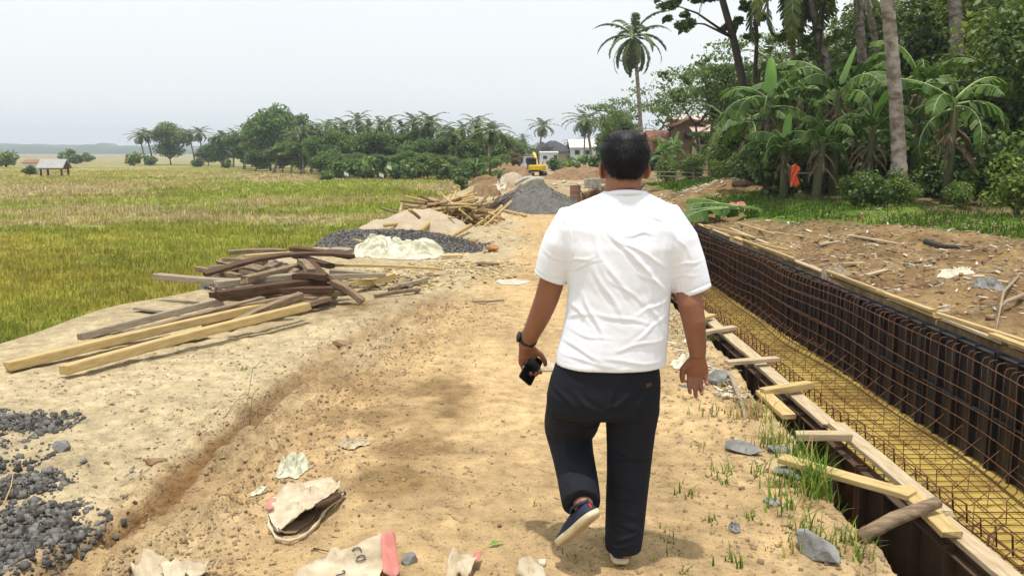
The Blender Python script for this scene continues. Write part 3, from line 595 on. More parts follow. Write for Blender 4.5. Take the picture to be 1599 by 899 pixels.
def stuff_bits(name, label, cat, blobs, n, L, m_, up=.01):
    vs = []; fs = []
    for (px, py, rx, ry, w) in blobs:
        g = hit(px, py)
        for _ in range(int(n * w)):
            x = g.x + random.gauss(0, rx * .5); y = g.y + random.gauss(0, ry * .5); z = Hs(x, y) + up * random.random() + .004
            a = random.random() * 6.28; l = L * random.uniform(.3, 1.3); wd = l * random.uniform(.12, .4); d = V((math.cos(a), math.sin(a), random.uniform(-.25, .35))) * l / 2; s = V((-d.y, d.x, random.uniform(-.2, .2) * l)).normalized() * wd / 2
            i = len(vs); p = V((x, y, z)); h = V((0, 0, wd * .25)); vs += [p - d - s, p + d - s * .6, p + d * .9 + s, p - d + s * .7, p - d - s + h, p + d - s * .6 + h, p + d * .9 + s + h, p - d + s * .7 + h]
            fs += [(i + a_, i + b_, i + c_, i + d_) for a_, b_, c_, d_ in ((0, 3, 2, 1), (4, 5, 6, 7), (0, 1, 5, 4), (1, 2, 6, 5), (2, 3, 7, 6), (3, 0, 4, 7))]
    tag(npmesh(name, np.array(vs), np.array(fs), m_), label, cat, kind='stuff')
M['chips'] = mat('pale_wood_chips', (.38, .28, .12), (.62, .50, .28), 20, .9, island=.3)
stuff_bits('wood_chips', 'pale wood chips strewn between the plastic sheet and the track', 'wood chips', [(690, 425, 1.6, .8, .4), (640, 445, 1.0, .5, .2), (740, 415, .9, .6, .2), (600, 440, .8, .4, .1), (780, 370, 1, 2, .1)], 900, .10, M['chips'])
M['litter'] = mat('bleached_litter', (.42, .36, .26), (.66, .60, .50), 20, .9, island=.35)
M['litter2'] = mat('dull_litter', (.16, .12, .08), (.34, .26, .18), 20, .9, island=.4)
stuff_bits('pale_debris', 'pale splinters and scraps scattered on the dug soil right of the trench', 'debris', [(1300, 385, 3, 1.0, .14), (1250, 375, 2, .8, .10), (1420, 410, 2.4, 1, .16), (1500, 440, 2, 1, .12), (1220, 395, 1.5, 1.5, .08), (1540, 480, 1.2, 1, .08), (1380, 430, 2, 1.5, .06), (1200, 350, 2, 1, .12), (1560, 400, 2, 1, .08)], 800, .10, M['litter'], .02)
stuff_bits('brown_debris', 'dull brown twigs and leaf scraps below the banana plants', 'debris', [(1280, 345, 3.5, 2, .3), (1200, 320, 2.5, 2, .15), (1430, 360, 3, 2, .25), (1540, 390, 3, 1.5, .15), (1350, 420, 2.5, 2, .15)], 1300, .10, M['litter2'], .03)
stuff_bits('pale_debris', 'bleached scraps and rubble beside the bend of the trench', 'debris', [(1130, 290, 3, 2.5, .35), (1070, 300, 2, 3, .3), (1060, 270, 4, 6, .2), (900, 290, 2, 6, .3)], 330, .22, M['litter'], .05)
stuff_bits('trench_lip_debris', 'plastic scraps straw and chips along the trench lip beside the man\'s right hand', 'debris', [(1060, 500, .25, .9, .25), (1070, 545, .2, .5, .2), (1110, 590, .15, .3, .15), (1150, 620, .12, .25, .15), (1055, 470, .25, 1, .25)], 420, .055, M['litter'], .03)
stuff_bits('straw_bits', 'tiny straw and splinters lying on the sandy track', 'straw', [(px, py, .8, .7, .1) for px, py in ((350, 620), (150, 600), (80, 620), (260, 690), (420, 560), (330, 560), (560, 560), (700, 700), (600, 800), (1060, 680), (1100, 760), (760, 500), (250, 560), (500, 660), (1000, 600))], 800, .028, M['litter2'], .003)
def crumbs():
    n = 10000; y = 2.9 + 6 * RNG.random(n) ** 1.5; r = np.interp(y, _R1[0], _R1[1]); x = r + .28 + RNG.normal(0, .34, n); k = (x < bank_e(y) - .1) & (np.abs(x - r) > .10) & (np.abs(x - r - .19) > .045)
    x, y = x[k], y[k]; o = rocks('soil_crumbs', np.stack([x, y, H(x, y)], -1), .003, .026, M['pebble'], pw=4); tag(o, 'loose brown soil crumbs heaped along the deep wheel rut', 'soil crumbs', kind='stuff')
    n = 2600; y = 2.8 + 6 * RNG.random(n) ** 1.3; x = bank_e(y) - np.abs(RNG.normal(0, .40, n)) + .04; o = rocks('soil_crumbs', np.stack([x, y, H(x, y)], -1), .003, .03, M['pebble'], pw=4); tag(o, 'crumbly soil along the trench lip on the walking man\'s right', 'soil crumbs', kind='stuff')
    n = 9000; y = 2.7 + 10 * RNG.random(n) ** 1.5; x = -3.6 + 5.2 * RNG.random(n) + .1 * vn(y, y, 1); k = (x > edge_l(y) + .3) & (x < bank_e(y)) & (fbm(x, y, 1.6, 3, 61) > -.05); x, y = x[k], y[k]; o = rocks('grit', np.stack([x, y, H(x, y)], -1), .003, .014, M['pebble']); tag(o, 'fine grit and crumbs strewn over the whole dirt track', 'grit', kind='stuff')
    n = 2400; y = 5 + 12 * RNG.random(n) ** 1.2; x = 4.25 + 4.0 * RNG.random(n); o = rocks('soil_clods', np.stack([x, y, H(x, y)], -1), .015, .10, M['soil_clod']); tag(o, 'brown clods of dug soil on the far side of the trench', 'soil clods', kind='stuff')
crumbs()

# ------------------------------------------------------------------ board pile (each measured: ends in the photo, height of each end)
BP = [
 ((12, 572), (425, 476), .05, .14, .085, .055, 'wood_new', 'long yellow beam at the bottom left of the board pile, reaching the sand farthest left'),
 ((98, 578), (480, 478), .05, .16, .085, .055, 'wood_new', 'second long yellow beam just right of the farthest reaching one'),
 ((125, 526), (345, 470), .04, .12, .06, .05, 'wood_grey', 'thin grey timber left of the two long yellow beams'),
 ((150, 538), (410, 468), .05, .18, .07, .05, 'wood_old', 'brown timber running beside the long yellow beams'),
 ((215, 481), (276, 487), .04, .04, .10, .02, 'wood_grey', 'small loose board on the sand left of the board pile'),
 ((205, 545), (325, 517), .03, .06, .09, .04, 'wood_dark', 'dark low timber lying against the right side of the yellow beams'),
 ((355, 512), (470, 462), .08, .24, .07, .06, 'wood_old', 'rough log leaning forward out of the front of the board pile'),
 ((410, 492), (512, 466), .04, .10, .10, .04, 'wood_old', 'weathered board lying flat at the front foot of the pile'),
 ((320, 508), (440, 480), .04, .10, .10, .05, 'wood_grey', 'greyish timber under the leaning log'),
 ((245, 431), (385, 441), .26, .26, .11, .05, 'wood_grey', 'pale topped board sticking out farthest left from the pile top'),
 ((340, 462), (512, 440), .20, .22, .10, .075, 'wood_dark', 'thick dark beam across the middle of the board pile'),
 ((338, 444), (478, 430), .27, .27, .12, .055, 'wood_grey', 'thick pale ended beam stacked above the dark one'),
 ((382, 437), (482, 412), .32, .32, .085, .06, 'wood_old', 'brown beam angled up over the middle of the pile'),
 ((320, 428), (549, 399), .30, .36, .14, .03, 'wood_dark', 'long bowed dark red board curving over the pile'),
 ((382, 401), (462, 396), .34, .34, .13, .04, 'wood_new', 'pale board at the top left of the pile'),
 ((358, 394), (446, 392), .36, .36, .10, .04, 'wood_old', 'weathered board along the very top left of the pile'),
 ((456, 388), (550, 401), .40, .34, .10, .04, 'wood_dark', 'dark board sloping down at the top of the pile'),
 ((326, 418), (392, 416), .26, .26, .11, .04, 'wood_grey', 'short grey board poking out left under the bowed board'),
 ((421, 437), (600, 430), .22, .16, .09, .04, 'wood_grey', 'grey board crossing the middle right of the pile'),
 ((519, 414), (690, 420), .22, .08, .12, .025, 'wood_new', 'long thin fresh board in front of the plastic sheet'),
 ((515, 424), (581, 429), .20, .14, .10, .045, 'wood_grey', 'grey board end under the long thin fresh board'),
 ((575, 440), (613, 430), .08, .08, .09, .05, 'wood_new', 'short fresh block of board right of the pile centre'),
 ((528, 447), (578, 440), .10, .08, .10, .05, 'wood_new', 'short pale block at the right foot of the pile'),
 ((519, 440), (566, 470), .24, .04, .08, .045, 'wood_old', 'brown board sliding down the right front of the pile'),
 ((477, 468), (501, 448), .05, .16, .055, .055, 'wood_new', 'short pale stake wedged upright at the front of the pile'),
 ((460, 431), (510, 433), .30, .30, .09, .05, 'wood_dark', 'short dark block lying across the pile middle'),
 ((470, 408), (486, 424), .38, .34, .08, .05, 'wood_old', 'stubby block standing on the bowed dark board'),
 ((482, 408), (520, 445), .36, .20, .10, .035, 'wood_dark', 'splintered dark board hanging down the pile centre'),
 ((440, 470), (545, 455), .10, .12, .11, .05, 'wood_old', 'brown board low in the shaded front of the pile'),
 ((345, 486), (455, 466), .12, .20, .08, .06, 'wood_old', 'brown square timber above the yellow beams'),
 ((400, 455), (520, 452), .18, .18, .12, .05, 'wood_dark', 'dark board buried in the middle layers of the pile'),
 ((516, 391), (547, 393), .36, .36, .12, .05, 'wood_grey', 'short pale block behind the pile top near the plastic sheet'),
 ((534, 369), (566, 378), .10, .10, .05, .03, 'wood_new', 'thin batten standing out of the gravel ridge'),
 ((746, 411), (778, 412), .03, .03, .09, .025, 'wood_old', 'loose brown board end on the track right of the plastic sheet'),
 ((690, 400), (722, 399), .04, .04, .07, .02, 'wood_new', 'loose pale slat on the gravel tail'),
 ((610, 452), (640, 438), .05, .05, .06, .04, 'wood_old', 'broken brown board piece on the wood chips'),
 ((622, 446), (668, 434), .06, .06, .06, .03, 'wood_grey', 'greyish splinter of board on the wood chips'),
 ((729, 470), (787, 468), .03, .03, .035, .02, 'wood_grey', 'bleached stick lying alone on the dirt track'),
 ((585, 462), (655, 452), .03, .04, .04, .03, 'wood_old', 'thin brown stick at the right foot of the pile'),
]
for (p, q, z1, z2, w, t, m_, lb) in BP:
    plank('board' if 'board' in lb else 'timber', G(*p, z1), G(*q, z2), w * 1.12, t * 1.25, M[m_], lb, 'board' if 'board' in lb else ('stick' if 'stick' in lb else 'timber'), None, roll=random.uniform(-.12, .12), bend=.10 if 'long bowed' in lb else random.uniform(-.01, .015))
for k in range(20):
    x0, y0 = random.uniform(345, 500), random.uniform(400, 470); z0 = .05 + (475 - y0) / 75 * .26; a = random.uniform(-.35, .25); L_ = random.uniform(45, 95)
    plank('board', G(x0 - L_ / 2, y0 + a * L_ * .5, z0), G(x0 + L_ / 2, y0 - a * L_ * .5, z0 + random.uniform(-.04, .04)), random.uniform(.07, .13), random.uniform(.035, .06), M[random.choice(('wood_old', 'wood_dark', 'wood_grey', 'wood_old'))], 'short weathered board wedged among others in the middle of the pile', 'board', 'short boards inside the pile', roll=random.uniform(-.4, .4))
# ------------------------------------------------------------------ pole stack
def pole_stack():
    c = V((-1.42, 18.9, 0)); prot = []
    for k in range(5):
        mb = MB(); L = (1.0, 1.3, 1.5, 1.7, .8)[k]; r = (.036, .030, .034, .026, .042)[k]
        mb.tube([V((-L / 2, 0, 0)), V((-L / 6, .012, .01)), V((L / 6, -.01, .012)), V((L / 2, 0, 0))], [r, r * .95, r * .9, r * .8], 7); o = mb.build('wooden_pole', (M['pole'], M['wood_new'], M['wood_old'], M['wood_new'], M['pole'])[k], None, True); prot.append(o)
    n = 135
    for i in range(n):
        o = prot[i] if i < 5 else copy_tree(prot[i % 5]); lay = (i / n) ** .75
        a = random.gauss(-.35, .55) if random.random() < .75 else random.uniform(-1.5, 1.5)
        x = c.x + random.gauss(0, .48) * (1.35 - lay); y = c.y + random.gauss(0, .40) * (1.3 - lay); z = .05 + lay * .44 - .10 * abs(x - c.x)
        o.rotation_euler = (0, random.gauss(0, .20) + (.30 * (x - c.x)), a - math.pi / 2 + (math.pi / 2 if random.random() < .45 else 0)); o.location = (x, y, max(z, .07))
        tag(o, 'peeled wooden pole jumbled in the stack beyond the sand heap', 'pole', 'peeled poles in the stack')
    for p, q, z1, z2, r, lb in (((655, 362), (690, 330), .10, .30, .05, 'thick pale pole leaning on the left side of the pole stack'), ((690, 378), (735, 352), .04, .16, .05, 'thick pale pole lying forward of the pole stack'), ((600, 352), (668, 345), .15, .15, .04, 'long pale pole lying over the sand heap'), ((640, 328), (655, 340), .60, .42, .035, 'stake sticking up from the sand heap'), ((770, 325), (822, 337), .10, .05, .035, 'long pale pole trailing right from the stack toward the gravel heap'), ((765, 322), (800, 322), .14, .14, .03, 'thin pole on the right of the stack before the gravel heap'),):
        mb = MB(); mb.tube([G(*p, z1), (G(*p, z1) + G(*q, z2)) / 2 + V((0, 0, .01)), G(*q, z2)], [r, r * .95, r * .85], 8); tag(mb.build('wooden_pole', M['wood_new'], None, True), lb, 'pole')
    mb = MB(); b = G(765, 328, .1)
    for k in range(14):
        a = random.uniform(.1, .9); mb.tube([b + V((random.uniform(-.2, .1), 0, 0)), b + V((a * .5, .1, .12 + .25 * random.random())), b + V((a * .9, .2, .25 + .3 * random.random()))], [.014, .010, .004], 4)
    tag(mb.build('dry_branch', M['wood_dark']), 'dead twiggy brown branch between the pole stack and the large gravel heap', 'branch')
pole_stack()

# ------------------------------------------------------------------ crumpled sheets, sacks
def crumple(name, c, rx, ry, h, mt, label, cat, seed, n=70, sharp=1.0, rot=0, folds=3.0, outline=.35):
    a = np.linspace(0, 1, n); R, T = np.meshgrid(a, np.linspace(0, 2 * np.pi, n * 2, endpoint=True))
    out = 1 + outline * vn(np.cos(T) * 1.3, np.sin(T) * 1.3, 1.2, seed); u = R * np.cos(T) * out; v = R * np.sin(T) * out
    wu = u + .35 * fbm(u, v, 1.8, 3, seed + 20); wv = v + .35 * fbm(u, v, 1.8, 3, seed + 23)
    f1 = 1 - np.clip(1 - np.abs(fbm(wu, wv, folds, 2, seed + 1, .5)) * 3.4, 0, 1) ** 1.6; f2 = 1 - np.clip(1 - np.abs(fbm(wu * .9 - wv * .5, wv + wu * .4, folds * 1.9, 2, seed + 5, .5)) * 3.5, 0, 1) ** 1.6
    env = (1 - R ** 2.6) * (.40 + 1.3 * np.clip(fbm(u, v, 1.3, 2, seed + 30) + .25, 0, 1)); z = h * env * (.45 + .6 * f1 ** 1.5 * sharp + .30 * f2 ** 1.5) + h * .12 * f2 * (1 - R ** 6) + .006
    cr, sr = math.cos(rot), math.sin(rot); X = c.x + rx * u * cr - ry * v * sr + h * .5 * vn(u, v, 4, seed + 9); Y = c.y + rx * u * sr + ry * v * cr + h * .4 * vn(u, v, 5, seed + 12)
    Z = H(X, Y) + z; nt, nr = X.shape; idx = np.arange(nt * nr).reshape(nt, nr)
    f = np.stack([idx[:-1, :-1], idx[:-1, 1:], idx[1:, 1:], idx[1:, :-1]], -1).reshape(-1, 4)
    o = npmesh(name, np.stack([X - c.x, Y - c.y, Z - c.z], -1).reshape(-1, 3), f, mt, None, False); o.location = c
    return tag(o, label, cat) if label else o
crumple('plastic_sheet', G(612, 403) + V((0, .35, .05)), .80, .55, .26, M['tarp'], 'large crumpled pale green plastic sheet beside the board pile', 'plastic sheet', 3, 160, 1.1, 0, 3.0)
crumple('cloth_rag', G(458, 742), .085, .085, .05, M['rag'], 'crumpled pale green cloth just behind the open cement sack', 'rag', 13, 50, 1.2, .6)
crumple('cloth_rag', G(404, 769), .035, .022, .02, M['rag'], 'tiny white scrap left of the open cement sack', 'rag', 17, 24)
crumple('paper_scrap', G(553, 698), .075, .05, .035, M['sack'], 'torn pinkish paper scrap on the rough soil beyond the cloth', 'paper scrap', 21, 40, 1.2, .3)
crumple('plastic_scrap', G(800, 440), .20, .20, .03, M['litter'], 'flat pale scrap on the track beyond the man\'s left sleeve', 'plastic scrap', 23, 34, 1, .4)
crumple('plastic_bag', G(855, 570), .07, .16, .04, M['sack'], 'pale crumpled wrapper just past the phone', 'wrapper', 29, 40)
crumple('plastic_bag', G(1070, 575), .10, .16, .06, M['rag'], 'small crumpled wrapper at the man\'s right fingertips', 'wrapper', 31, 40)
crumple('plastic_bag', hit(1305, 440 - 10), .20, .16, .07, M['litter2'], 'pale plastic bag half buried in the dug soil', 'plastic bag', 33, 40)
o = crumple('plastic_bag', hit(1492, 440), .22, .16, .07, M['litter'], 'torn white plastic bag on the dug soil below the grass', 'plastic bag', 34, 40)
o = crumple('plastic_bag', hit(1540, 463), .15, .16, .07, M['stone'], 'grey plastic bag right of the torn white one', 'plastic bag', 37, 40)
crumple('plastic_bag', hit(1155, 334), .3, .22, .14, M['sack_red'], 'pink plastic bag beside the cut banana leaves', 'plastic bag', 39, 30)
def strip_sheet(name, ctr, parent=None, mt=None, zoff=.004, th=.004, n=14, wrink=.012, seed=0):   # ctr: outline in metres (x,y pairs lists left edge, right edge)
    L, R = ctr; m = len(L); vs = []
    for i in range(m):
        for j in range(n + 1):
            t = j / n; a = V(L[i]) * (1 - t) + V(R[i]) * t; zz = wrink * (float(fbm(a.x, a.y, 8, 2, seed)) * 1.5 + 1.5 * max(0, 1 - abs(float(fbm(a.x * 1.2 + a.y, a.y * .7 - a.x * .5, 9, 2, seed + 4))) * 7) + .3 * float(fbm(a.x, a.y, 40, 2, seed))); vs.append(V((a.x, a.y, Hs(a.x, a.y) + zoff + a.z + max(zz, 0))))
    fs = [(i * (n + 1) + j, i * (n + 1) + j + 1, (i + 1) * (n + 1) + j + 1, (i + 1) * (n + 1) + j) for i in range(m - 1) for j in range(n)]
    mb = MB(); mb.add(vs, fs); o = mb.build(name, mt, parent, True)
    if th: md = o.modifiers.new('s', 'SOLIDIFY'); md.thickness = th; md.offset = 1
    return o
def gz(px, py, z=0.0): g = G(px, py, z); return (g.x, g.y, z)
def grow(E, k):
    out = []
    for i in range(len(E) - 1):
        for q in range(k): t = q / k; out.append(tuple(a * (1 - t) + b * t for a, b in zip(E[i], E[i + 1])))
    return out + [E[-1]]
def sacks():
    # the open paper sack: lower sheet, arched upper sheet, dark lining between, rolled rim
    root = empty('cement_sack', G(470, 790)); tag(root, 'empty torn paper cement sack lying open with its dark mouth facing the camera', 'paper sack'); bpy.context.view_layer.update()
    def fix(o): o.matrix_parent_inverse = root.matrix_world.inverted(); return o
    KK = 8; top = grow([gz(418, 812, .02), gz(420, 790, .03), gz(445, 772, .04), gz(482, 757, .04), gz(520, 756, .03)], 8)
    bot = grow([gz(434, 838, .012), gz(447, 830, .035), gz(470, 815, .075), gz(500, 796, .08), gz(534, 772, .04)], 8)
    fix(strip_sheet('upper_sheet', (top, bot), root, M['sack'], .004, .004, 40, .020, 3))
    l1 = grow([gz(420, 800, 0), gz(421, 815, 0), gz(440, 815, 0), gz(478, 800, 0), gz(515, 780, 0)], 4); l2 = grow([gz(424, 836, 0), gz(440, 846, 0), gz(462, 843, 0), gz(492, 822, 0), gz(500, 806, 0)], 4)
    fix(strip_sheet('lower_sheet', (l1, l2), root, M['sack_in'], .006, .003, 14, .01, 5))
    mb = MB(); pts = [V(p) for p in grow([gz(419, 800, .03), gz(420, 822, .03), gz(432, 842, .03), gz(452, 846, .03), gz(475, 838, .03), gz(496, 818, .035), gz(506, 800, .05), gz(536, 772, .06)], 4)]
    mb.tube([p + V((0, 0, .004)) for p in pts], [.0065 + .0025 * math.sin(i * 1.7) for i in range(len(pts))], 6, flat=1.3); fix(mb.build('rolled_rim', M['sack'], root, True))
    mb = MB(); mb.tube([V(gz(492, 790, .11)), V(gz(515, 782, .09)), V(gz(538, 770, .05))], [.012, .016, .010], 6); fix(mb.build('brown_fold', M['wood_dark'], root, True))
    a, b = grow([gz(417, 806, .034), gz(420, 790, .04)], 3), grow([gz(428, 803, .042), gz(432, 788, .05)], 3); fix(strip_sheet('red_corner', (a, b), root, M['sack_red'], .012, .002, 3, .004, 3))
    # printed sack at the lower edge
    root = empty('cement_sack', G(560, 880)); tag(root, 'crumpled cement sack with black letters and a faded red end at the bottom edge', 'paper sack'); bpy.context.view_layer.update()
    def fix(o): o.matrix_parent_inverse = root.matrix_world.inverted(); return o
    a = grow([gz(470, 925, .02), gz(490, 893, .03), gz(545, 872, .07), gz(575, 852, .10), gz(595, 846, .09)], 8); b = grow([gz(500, 960, .01), gz(560, 935, .03), gz(590, 915, .05), gz(600, 895, .06), gz(604, 862, .06)], 8)
    fix(strip_sheet('sack_face', (a, b), root, M['sack'], .004, .004, 40, .024, 11))
    a = grow([gz(595, 846, .09), gz(613, 842, .06), gz(616, 846, .05)], 3); b = grow([gz(598, 905, .055), gz(618, 915, .02), gz(624, 905, .02)], 3)
    fix(strip_sheet('red_end', (a, b), root, M['sack_red'], .008, .003, 10, .012, 12))
    a = grow([gz(470, 905, .02), gz(500, 886, .03), gz(530, 880, .04)], 3); b = grow([gz(440, 940, .01), gz(500, 930, .02), gz(560, 925, .02)], 3)
    fix(strip_sheet('folded_flap', (a, b), root, M['sack'], .016, .003, 8, .012, 14))
    def letter(ch, px, py, size, rz):
        cu = bpy.data.curves.new('printed_letter', 'FONT'); cu.body = ch; cu.size = size; cu.extrude = .0015; cu.align_x = 'CENTER'; cu.align_y = 'CENTER'; cu.resolution_u = 3
        o = bpy.data.objects.new('printed_letter', cu); link(o); bpy.context.view_layer.update()
        me = bpy.data.meshes.new_from_object(o.evaluated_get(bpy.context.evaluated_depsgraph_get())); bpy.data.objects.remove(o); me.materials.clear(); me.materials.append(M['ink'])
        o = bpy.data.objects.new('printed_letter', me); link(o, root); fix(o)
        surf = bpy.data.objects[fname]; best = None; d = ray(px, py)
        c = V((0, 0, CAMH)); dd = V(d).normalized(); ok, loc, nrm, _ = surf.ray_cast(c - root.location if False else surf.matrix_world.inverted() @ c, dd)
        if ok: loc = surf.matrix_world @ loc
        else: loc = G(px, py, .1); nrm = V((0, 0, 1))
        if nrm.z < 0: nrm = -nrm
        q = V((0, 0, 1)).rotation_difference(nrm); o.matrix_world = Matrix.Translation(loc + nrm * .008) @ q.to_matrix().to_4x4() @ Matrix.Rotation(rz, 4, 'Z')
    fname = [c.name for c in root.children if c.name.startswith('sack_face')][0]; bpy.context.view_layer.update()
    letter('C', 556, 862, .055, -.9); letter('O', 563, 874, .055, -.9); letter('2', 533, 898, .05, -.9)
    for (pa, pb, lb, sd) in (((gz(205, 898, .01), gz(225, 874, .04), gz(262, 876, .05)), (gz(230, 930, .01), gz(260, 905, .02), gz(285, 900, .03)), 'folded cement sack at the bottom edge on the left', 20), ((gz(250, 905, .01), gz(270, 890, .04), gz(315, 880, .03)), (gz(270, 940, .01), gz(300, 920, .02), gz(328, 895, .02)), 'wrinkled sack corner right beside the folded one at the bottom left', 22),
        ((gz(696, 915, .01), gz(700, 880, .02), gz(728, 877, .02)), (gz(730, 925, .01), gz(738, 900, .02), gz(752, 872, .03)), 'torn sack piece with a pink edge at the bottom middle', 24), ((gz(805, 905, .01), gz(815, 884, .02), gz(828, 880, .02)), (gz(850, 925, .01), gz(852, 905, .01), gz(848, 893, .01)), 'plain flat sack piece lying in the man\'s shadow', 26)):
        o = strip_sheet('cement_sack', (grow(list(pa), 4), grow(list(pb), 4)), None, M['sack'], .006, .004, 12, .03, sd); tag(o, lb, 'paper sack')
        if sd == 24:
            e = strip_sheet('red_edge', (grow([gz(735, 893, .022), gz(740, 876, .025)], 3), grow([gz(748, 890, .022), gz(753, 871, .03)], 3)), o, M['sack_red'], .012, .002, 3, .01, 24)
sacks()
# ------------------------------------------------------------------ single stones, husks, sticks
def rock(px, py, s, label, seed, mt='stone', flat=.7, name='stone', cat='stone', el=(1, 1), rz=0):
    g = hit(px, py); z = Hs(g.x, g.y); import bmesh; bm = bmesh.new(); bmesh.ops.create_icosphere(bm, subdivisions=3, radius=.5); rn = random.Random(seed)
    pl = [(V((rn.gauss(0, 1), rn.gauss(0, 1), rn.gauss(0, 1))).normalized(), rn.uniform(.27, .42)) for _ in range(14)]
    for v in bm.verts:
        for n_, d in pl:
            k = v.co.dot(n_)
            if k > d: v.co -= n_ * (k - d)
        v.co += v.co.normalized() * .02 * float(fbm(v.co.x, v.co.y + v.co.z, 6, 3, seed))
        v.co = V((v.co.x * s * el[0], v.co.y * s * el[1], v.co.z * s * flat))
    me = bpy.data.meshes.new(name); bm.to_mesh(me); bm.free(); me.materials.append(M[mt]); o = bpy.data.objects.new(name, me); link(o); o.location = (g.x, g.y, z + s * flat * .26); o.rotation_euler = (0, 0, rz)
    return tag(o, label, cat)
rock(98, 706, .115, 'dark angular rock alone on the sand beside the crushed rock', 3)
rock(131, 724, .05, 'small dark rock just right of the larger angular one', 5); rock(206, 738, .035, 'little grey stone midway between the crushed rock and the wheel rut', 6)
rock(243, 728, .10, 'lumpy brown soil clod at the left lip of the wheel rut', 8, 'soil_clod', .6, 'soil_clod', 'soil clod', (1.3, .8), .5)
rock(640, 877, .075, 'pale grey stone beside the red end of the printed sack', 9, 'stone', .8); rock(847, 882, .045, 'whitish stone at the edge of the flat sack piece', 10, 'litter', .8)
rock(1120, 600, .17, 'large blue grey stone right of the man\'s right hand', 11, 'stone', .8); rock(1160, 704, .24, 'long flat slate stone on the shoulder', 12, 'stone', .35, el=(1.2, .55), rz=-.5)
rock(1275, 868, .22, 'long grey rock split lengthwise below the grass tuft', 13, 'stone', .55, el=(.5, 1.25), rz=.35); rock(1240, 745, .22, 'flat grey rock behind the grass tuft', 14, 'stone', .35, el=(1, .8)); rock(1275, 745, .20, 'flat grey rock under the slanting plank', 15, 'stone', .35, el=(1.2, .6), rz=-.6)
rock(1075, 605, .12, 'thin bluish slab below the man\'s right hand', 16, 'stone', .2, el=(1.6, .5)); rock(1205, 790, .09, 'half buried grey rock left of the grass tuft', 17, 'stone', .35); rock(1215, 700, .13, 'grey rock at the low end of the slanting plank', 18, 'stone', .4)
rock(531, 540, .16, 'large soil clod left of the track centre', 19, 'soil_clod', .45, 'soil_clod', 'soil clod', (1.3, .7), -.5)
for i, (px, py, s, lb) in enumerate(((768, 394, .22, 'brown coconut husk farthest right, on the track edge'), (647, 378, .17, 'coconut husk on the gravel near the pole leaning on the sand'), (612, 366, .15, 'coconut husk farthest left on top of the gravel ridge'), (683, 376, .15, 'coconut husk below the forward lying thick pole'), (739, 381, .14, 'small coconut husk at the right end of the gravel'), (700, 388, .12, 'small coconut husk between the plastic sheet and the sand'))):
    o = rock(px, py, s, lb, 40 + i, 'husk', .75, 'coconut_husk', 'coconut husk', (1.2, .9), i); o.location.z += .06 if i in (1, 2, 3) else 0
def stick(pts, r, label, m_='wood_old', name='stick', cat='stick', n=5):
    mb = MB(); rs = [r * (1 - .6 * k / (len(pts) - 1)) for k in range(len(pts))]; mb.tube(pts, rs, n); return tag(mb.build(name, M[m_], None, True), label, cat)
gg = lambda px, py, z=.01: (lambda g: V((g.x, g.y, Hs(g.x, g.y) + z)))(hit(px, py))
stick([gg(706, 808), gg(716, 812, .015), gg(729, 817)], .004, 'short split twig on the track left of the man', 'wood_new')
stick([gg(8, 808, .05), gg(20, 785, .08), gg(24, 768, .09)], .004, 'thin pale stalk on the crushed rock at the left edge', 'wood_new')
stick([gg(375, 680, .01), gg(390, 640, .10), gg(396, 615, .16), gg(412, 605, .19)], .004, 'dead weed stalk standing by the wheel rut', 'wood_old')
stick([gg(350, 660, .0), gg(372, 645, .05), gg(395, 638, .09)], .003, 'thin dead twig leaning beside the weed stalk', 'wood_old')
stick([gg(490, 860, .01), gg(508, 866, .015), gg(525, 866)], .003, 'curved dark twig above the printed sack', 'wood_dark')
stick([gg(1145, 300, .3), gg(1180, 305, .35), gg(1235, 288, .75)], .10, 'fallen brown banana trunk lying under the plants', 'dry_leaf', 'fallen_trunk', 'fallen trunk', 8)
stick([gg(1445, 380, .08), gg(1475, 388, .08), gg(1520, 392, .06)], .05, 'dark branch lying on the grass edge of the dug soil', 'dark_bark', 'branch', 'branch', 7)
stick([gg(1590, 440, .02), gg(1565, 480, .15), gg(1555, 515, .02)], .018, 'pale bent branch on the soil at the right frame edge', 'wood_grey', 'branch', 'branch', 6)
stick([gg(1599, 470, .05), gg(1570, 487, .1), gg(1560, 490, .05)], .03, 'short pale branch crossing the bent one', 'wood_grey', 'branch', 'branch', 6)
stick([gg(1132, 588, .03), gg(1142, 600, .04), gg(1160, 640, .02), gg(1163, 660, .0)], .022, 'bleached root lying on the lip left of the knotted strut', 'wood_grey', 'root', 'root', 7)
stick([gg(1205, 640, .03), gg(1220, 650, .045), gg(1240, 675, .02)], .015, 'grey root end poking out below the knotted strut', 'wood_grey', 'root', 'root', 7)
for i, (p, q, lb) in enumerate((((1316, 422), (1348, 420), 'short pale offcut on the dug soil, left of a pair'), ((1352, 432), (1384, 427), 'short pale offcut on the dug soil, right of a pair'), ((1205, 365), (1255, 372), 'pale lath on the soil near the cut banana leaves'), ((1240, 360), (1300, 372), 'long lath slanting on the soil below the fallen banana trunk'), ((1330, 375), (1400, 385), 'lath on the soil under the tall palm'), ((1280, 385), (1310, 380), 'small lath amid the palest litter'), ((1140, 360), (1200, 385), 'lath along the grass near the bend'))):
    plank('offcut', gg(*p, .04), gg(*q, .05), .07, .03, M['board'], lb, 'offcut')
def green_leaf():
    mb = MB(); a, b = gg(760, 856, .012), gg(788, 851, .015); n = (b - a).cross(V((0, 0, 1))).normalized()
    mb.add([a, a * .5 + b * .5 + n * .014 + V((0, 0, .006)), b, a * .5 + b * .5 - n * .014 + V((0, 0, .006)), a * .5 + b * .5 + V((0, 0, -.002))], [(0, 1, 4), (1, 2, 4), (2, 3, 4), (3, 0, 4)])
    tag(mb.build('green_leaf', M['banana_new']), 'small fresh green leaf strip on the track left of the man\'s feet', 'leaf')
green_leaf()
